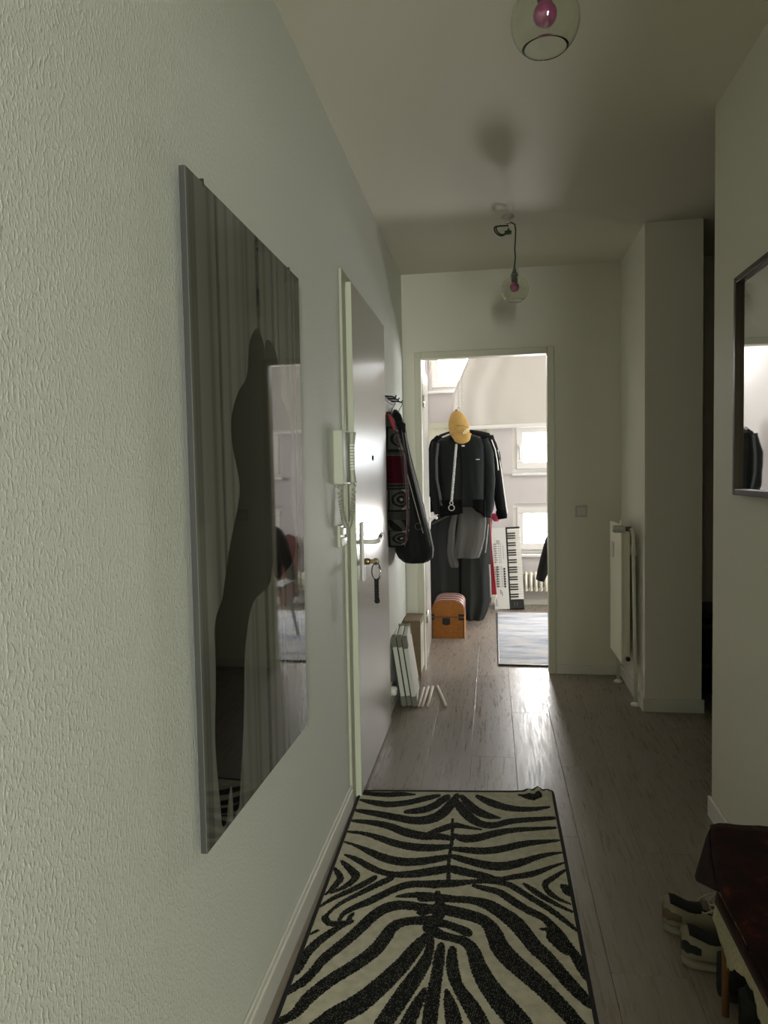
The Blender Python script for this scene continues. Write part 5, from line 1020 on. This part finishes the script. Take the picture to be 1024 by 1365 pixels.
mb.box(0.105, 0.1075, 0.47, 0.60, -0.001, 0.0006, M=MK); mb.box(0.016, 0.0185, 0.03, 0.10, -0.001, 0.0006, M=MK); mb.box(0.026, 0.0275, 0.03, 0.10, -0.001, 0.0006, M=MK)
mb.build('panel_print', M_KG, kd)
MB().box(-0.012, 0.006, 0.17, 0.62, -0.052, -0.012, bev=0.003, M=MK).build('cable_side', M_KB, kd)

# ---- far room rug, column radiator, hanging white cloth
M_BRUG = mat('blue_grey_streaked_rug', (0.5, 0.5, 0.5), 0.95, spec=0.1); nt = M_BRUG.node_tree
tc = nt.nodes.new('ShaderNodeTexCoord'); mp = nt.nodes.new('ShaderNodeMapping'); mp.inputs['Scale'].default_value = (2.6, 11, 1); n = nt.nodes.new('ShaderNodeTexNoise'); n.inputs['Scale'].default_value = 1; n.inputs['Detail'].default_value = 7; n.inputs['Roughness'].default_value = 0.65
cr = nt.nodes.new('ShaderNodeValToRGB'); e = cr.color_ramp.elements; e[0].position = 0.30; e[0].color = (0.16, 0.17, 0.18, 1); e[1].position = 0.62; e[1].color = (0.62, 0.585, 0.56, 1); q = e.new(0.40); q.color = (0.34, 0.39, 0.47, 1); q = e.new(0.52); q.color = (0.50, 0.50, 0.51, 1)
nt.links.new(tc.outputs['Object'], mp.inputs[0]); nt.links.new(mp.outputs[0], n.inputs['Vector']); nt.links.new(n.outputs[0], cr.inputs[0]); nt.links.new(cr.outputs[0], nt.nodes['Principled BSDF'].inputs['Base Color'])
br = thing('blue_grey_rug', 'pale rug with blue and grey streaks in the far room', 'rug', (0.65, 5.55, 0))
MB().box(0.036, 1.30, 4.685, 6.44, 0.0, 0.010, bev=0.004).build('pile', M_BRUG, br)
mb = MB(); mb.box(0.030, 1.306, 4.676, 4.690, 0, 0.012, bev=0.004); mb.box(0.026, 0.037, 4.676, 6.445, 0, 0.009, bev=0.003); mb.build('dark_edge', M_BLACK, br)
cr_ = thing('column_radiator', 'low cream column radiator under the lower far window', 'radiator', (0.6, 6.78, 0.15))
sec = MB()
def section(mb, x):
    for y in (6.745, 6.805): mb.tube([(x, y, 0.165), (x, y, 0.31)], 0.0135, 10)
    mb.tube([(x, 6.735, 0.310), (x, 6.775, 0.318), (x, 6.815, 0.310)], 0.016, 8); mb.tube([(x, 6.735, 0.166), (x, 6.775, 0.158), (x, 6.815, 0.166)], 0.016, 8)
for i in range(14):
    mb = MB(); section(mb, 0.305+i*0.0465); mb.build('radiator_section', M_RADIATOR, cr_)
mb = MB(); mb.tube([(0.29, 6.775, 0.305), (0.94, 6.775, 0.305)], 0.011, 10); mb.tube([(0.29, 6.775, 0.172), (0.94, 6.775, 0.172)], 0.011, 10); mb.tube([(0.45, 6.78, 0.25), (0.45, WY+0.004, 0.25)], 0.008, 8); mb.tube([(0.80, 6.78, 0.25), (0.80, WY+0.004, 0.25)], 0.008, 8)
mb.build('header_pipe', M_RADIATOR, cr_)
wc = thing('white_hanging_cloth', 'large white cloth hung high across the window wall with rolled hem', 'cloth', (0.4, 6.72, 1.69))
M_CLOTH = mat('white_cotton_sheet', (0.61, 0.575, 0.52), 0.9)
M_HEM = mat('white_hem', (0.82, 0.79, 0.74), 0.9)
zs = np.linspace(RZ-0.005, 1.70, 50); g = []
for z in zs:
    xl = float(np.interp(z, [1.69, 1.85, 2.014, 2.335, 2.6, 3.0], [-0.357, -0.367, -0.351, -0.205, -0.10, 0.02]))
    row = []
    for t in np.linspace(0, 1, 60):
        x = xl+(1.30-xl)*t; f = math.exp(-((x-xl)/0.35)**2)
        row.append((x, 6.735-0.012*f*math.sin((x-xl)*26+1.2*z)-0.012*fbm(x*2.5, z*2.5)-0.012*t, z))
    g.append(row)
MB().sheet(g, 0.003).build('sheet', M_CLOTH, wc)
MB().tube([(x, 6.725+0.004*math.sin(x*9), 1.697+0.010*(x)+0.003*math.sin(x*5)) for x in np.linspace(-0.36, 1.30, 24)], 0.019, 12).build('rolled_hem', M_HEM, wc)

# ---- chair with a black jacket, longboard
ch2 = thing('wooden_chair', 'chair with splayed grey legs in the far room, mostly behind the wall', 'chair', (0.64, 5.15, 0.01))
M_CHL = mat('grey_chair_leg', (0.20, 0.20, 0.19), 0.4)
MB().box(0.43, 0.86, 4.98, 5.40, 0.44, 0.47, bev=0.012).build('seat', M_DWOOD, ch2)
for fx_, fy_, tx_, ty_ in ((0.435, 4.87, 0.50, 5.03), (0.86, 4.87, 0.80, 5.03), (0.44, 5.45, 0.50, 5.33), (0.86, 5.45, 0.80, 5.33)):
    MB().tube([(fx_, fy_, 0.011), (tx_, ty_, 0.445)], [0.012, 0.017], 10).build('leg', M_CHL, ch2)
mb = MB(); mb.tube([(0.47, 5.0, 0.46), (0.46, 4.955, 0.86)], 0.012, 8); mb.tube([(0.82, 5.0, 0.46), (0.83, 4.955, 0.86)], 0.012, 8); mb.box(0.45, 0.84, 4.94, 4.965, 0.62, 0.87, bev=0.008); mb.build('backrest', M_DWOOD, ch2)
cj = thing('draped_black_jacket', 'black jacket draped over the chair with one sleeve hanging down', 'jacket', (0.62, 4.93, 0.5))
A = interp_rows([(0.92, 0.46, 0.82, 0.02), (0.90, 0.42, 0.86, 0.045), (0.80, 0.41, 0.87, 0.055), (0.65, 0.41, 0.87, 0.055), (0.52, 0.42, 0.86, 0.05)], 24); rings = []
for z, xl, xr, th in A: rings.append([((xl+xr)/2+(xr-xl)/2*math.copysign(abs(math.cos(a))**0.7, math.cos(a)), 4.945+(th+0.008*fbm(a*2, z*4))*math.copysign(abs(math.sin(a))**0.7, math.sin(a)), z) for a in np.linspace(0, 2*math.pi, 40, endpoint=False)])
MB().loft(rings).build('jacket_body', M_BLK, cj)
sl = [(0.430, 4.92, 0.88), (0.395, 4.905, 0.80), (0.365, 4.895, 0.70), (0.335, 4.89, 0.60), (0.315, 4.89, 0.535)]
MB().tube(sl, [0.04, 0.052, 0.050, 0.044, 0.034], 16, flat=0.85).build('sleeve', M_BLK, cj)
lb = thing('red_longboard', 'dark red longboard leaning upright on the window wall in the reflection', 'board', (0.88, 6.7, 0))
rings = []
for t in np.linspace(0, 1, 24):
    z = 0.004+0.70*t; wv = 0.105*min(1, (1-(2*t-1)**6)**0.5+0.02)*np.interp(t, [0, 0.5, 1], [0.75, 1.0, 0.95]); yb = 6.66+0.155*t
    rings.append([(0.885+wv*math.copysign(abs(math.cos(a))**0.5, math.cos(a)), yb+0.008*math.sin(a), z) for a in np.linspace(0, 2*math.pi, 20, endpoint=False)])
MB().loft(rings).build('deck', mat('dark_red_deck', (0.11, 0.012, 0.012), 0.5), lb)
for z in (0.12, 0.58):
    mb = MB(); yb = 6.66+0.155*z/0.7+0.02; mb.box(0.80, 0.97, yb-0.01, yb+0.01, z-0.01, z+0.01, bev=0.003)
    for x in (0.80, 0.97): mb.lathe([(0.012, -0.02), (0.028, -0.018), (0.028, 0.018), (0.012, 0.02)], (x, yb+0.022, z), 14, axis='X')
    mb.build('truck', M_KG, lb)
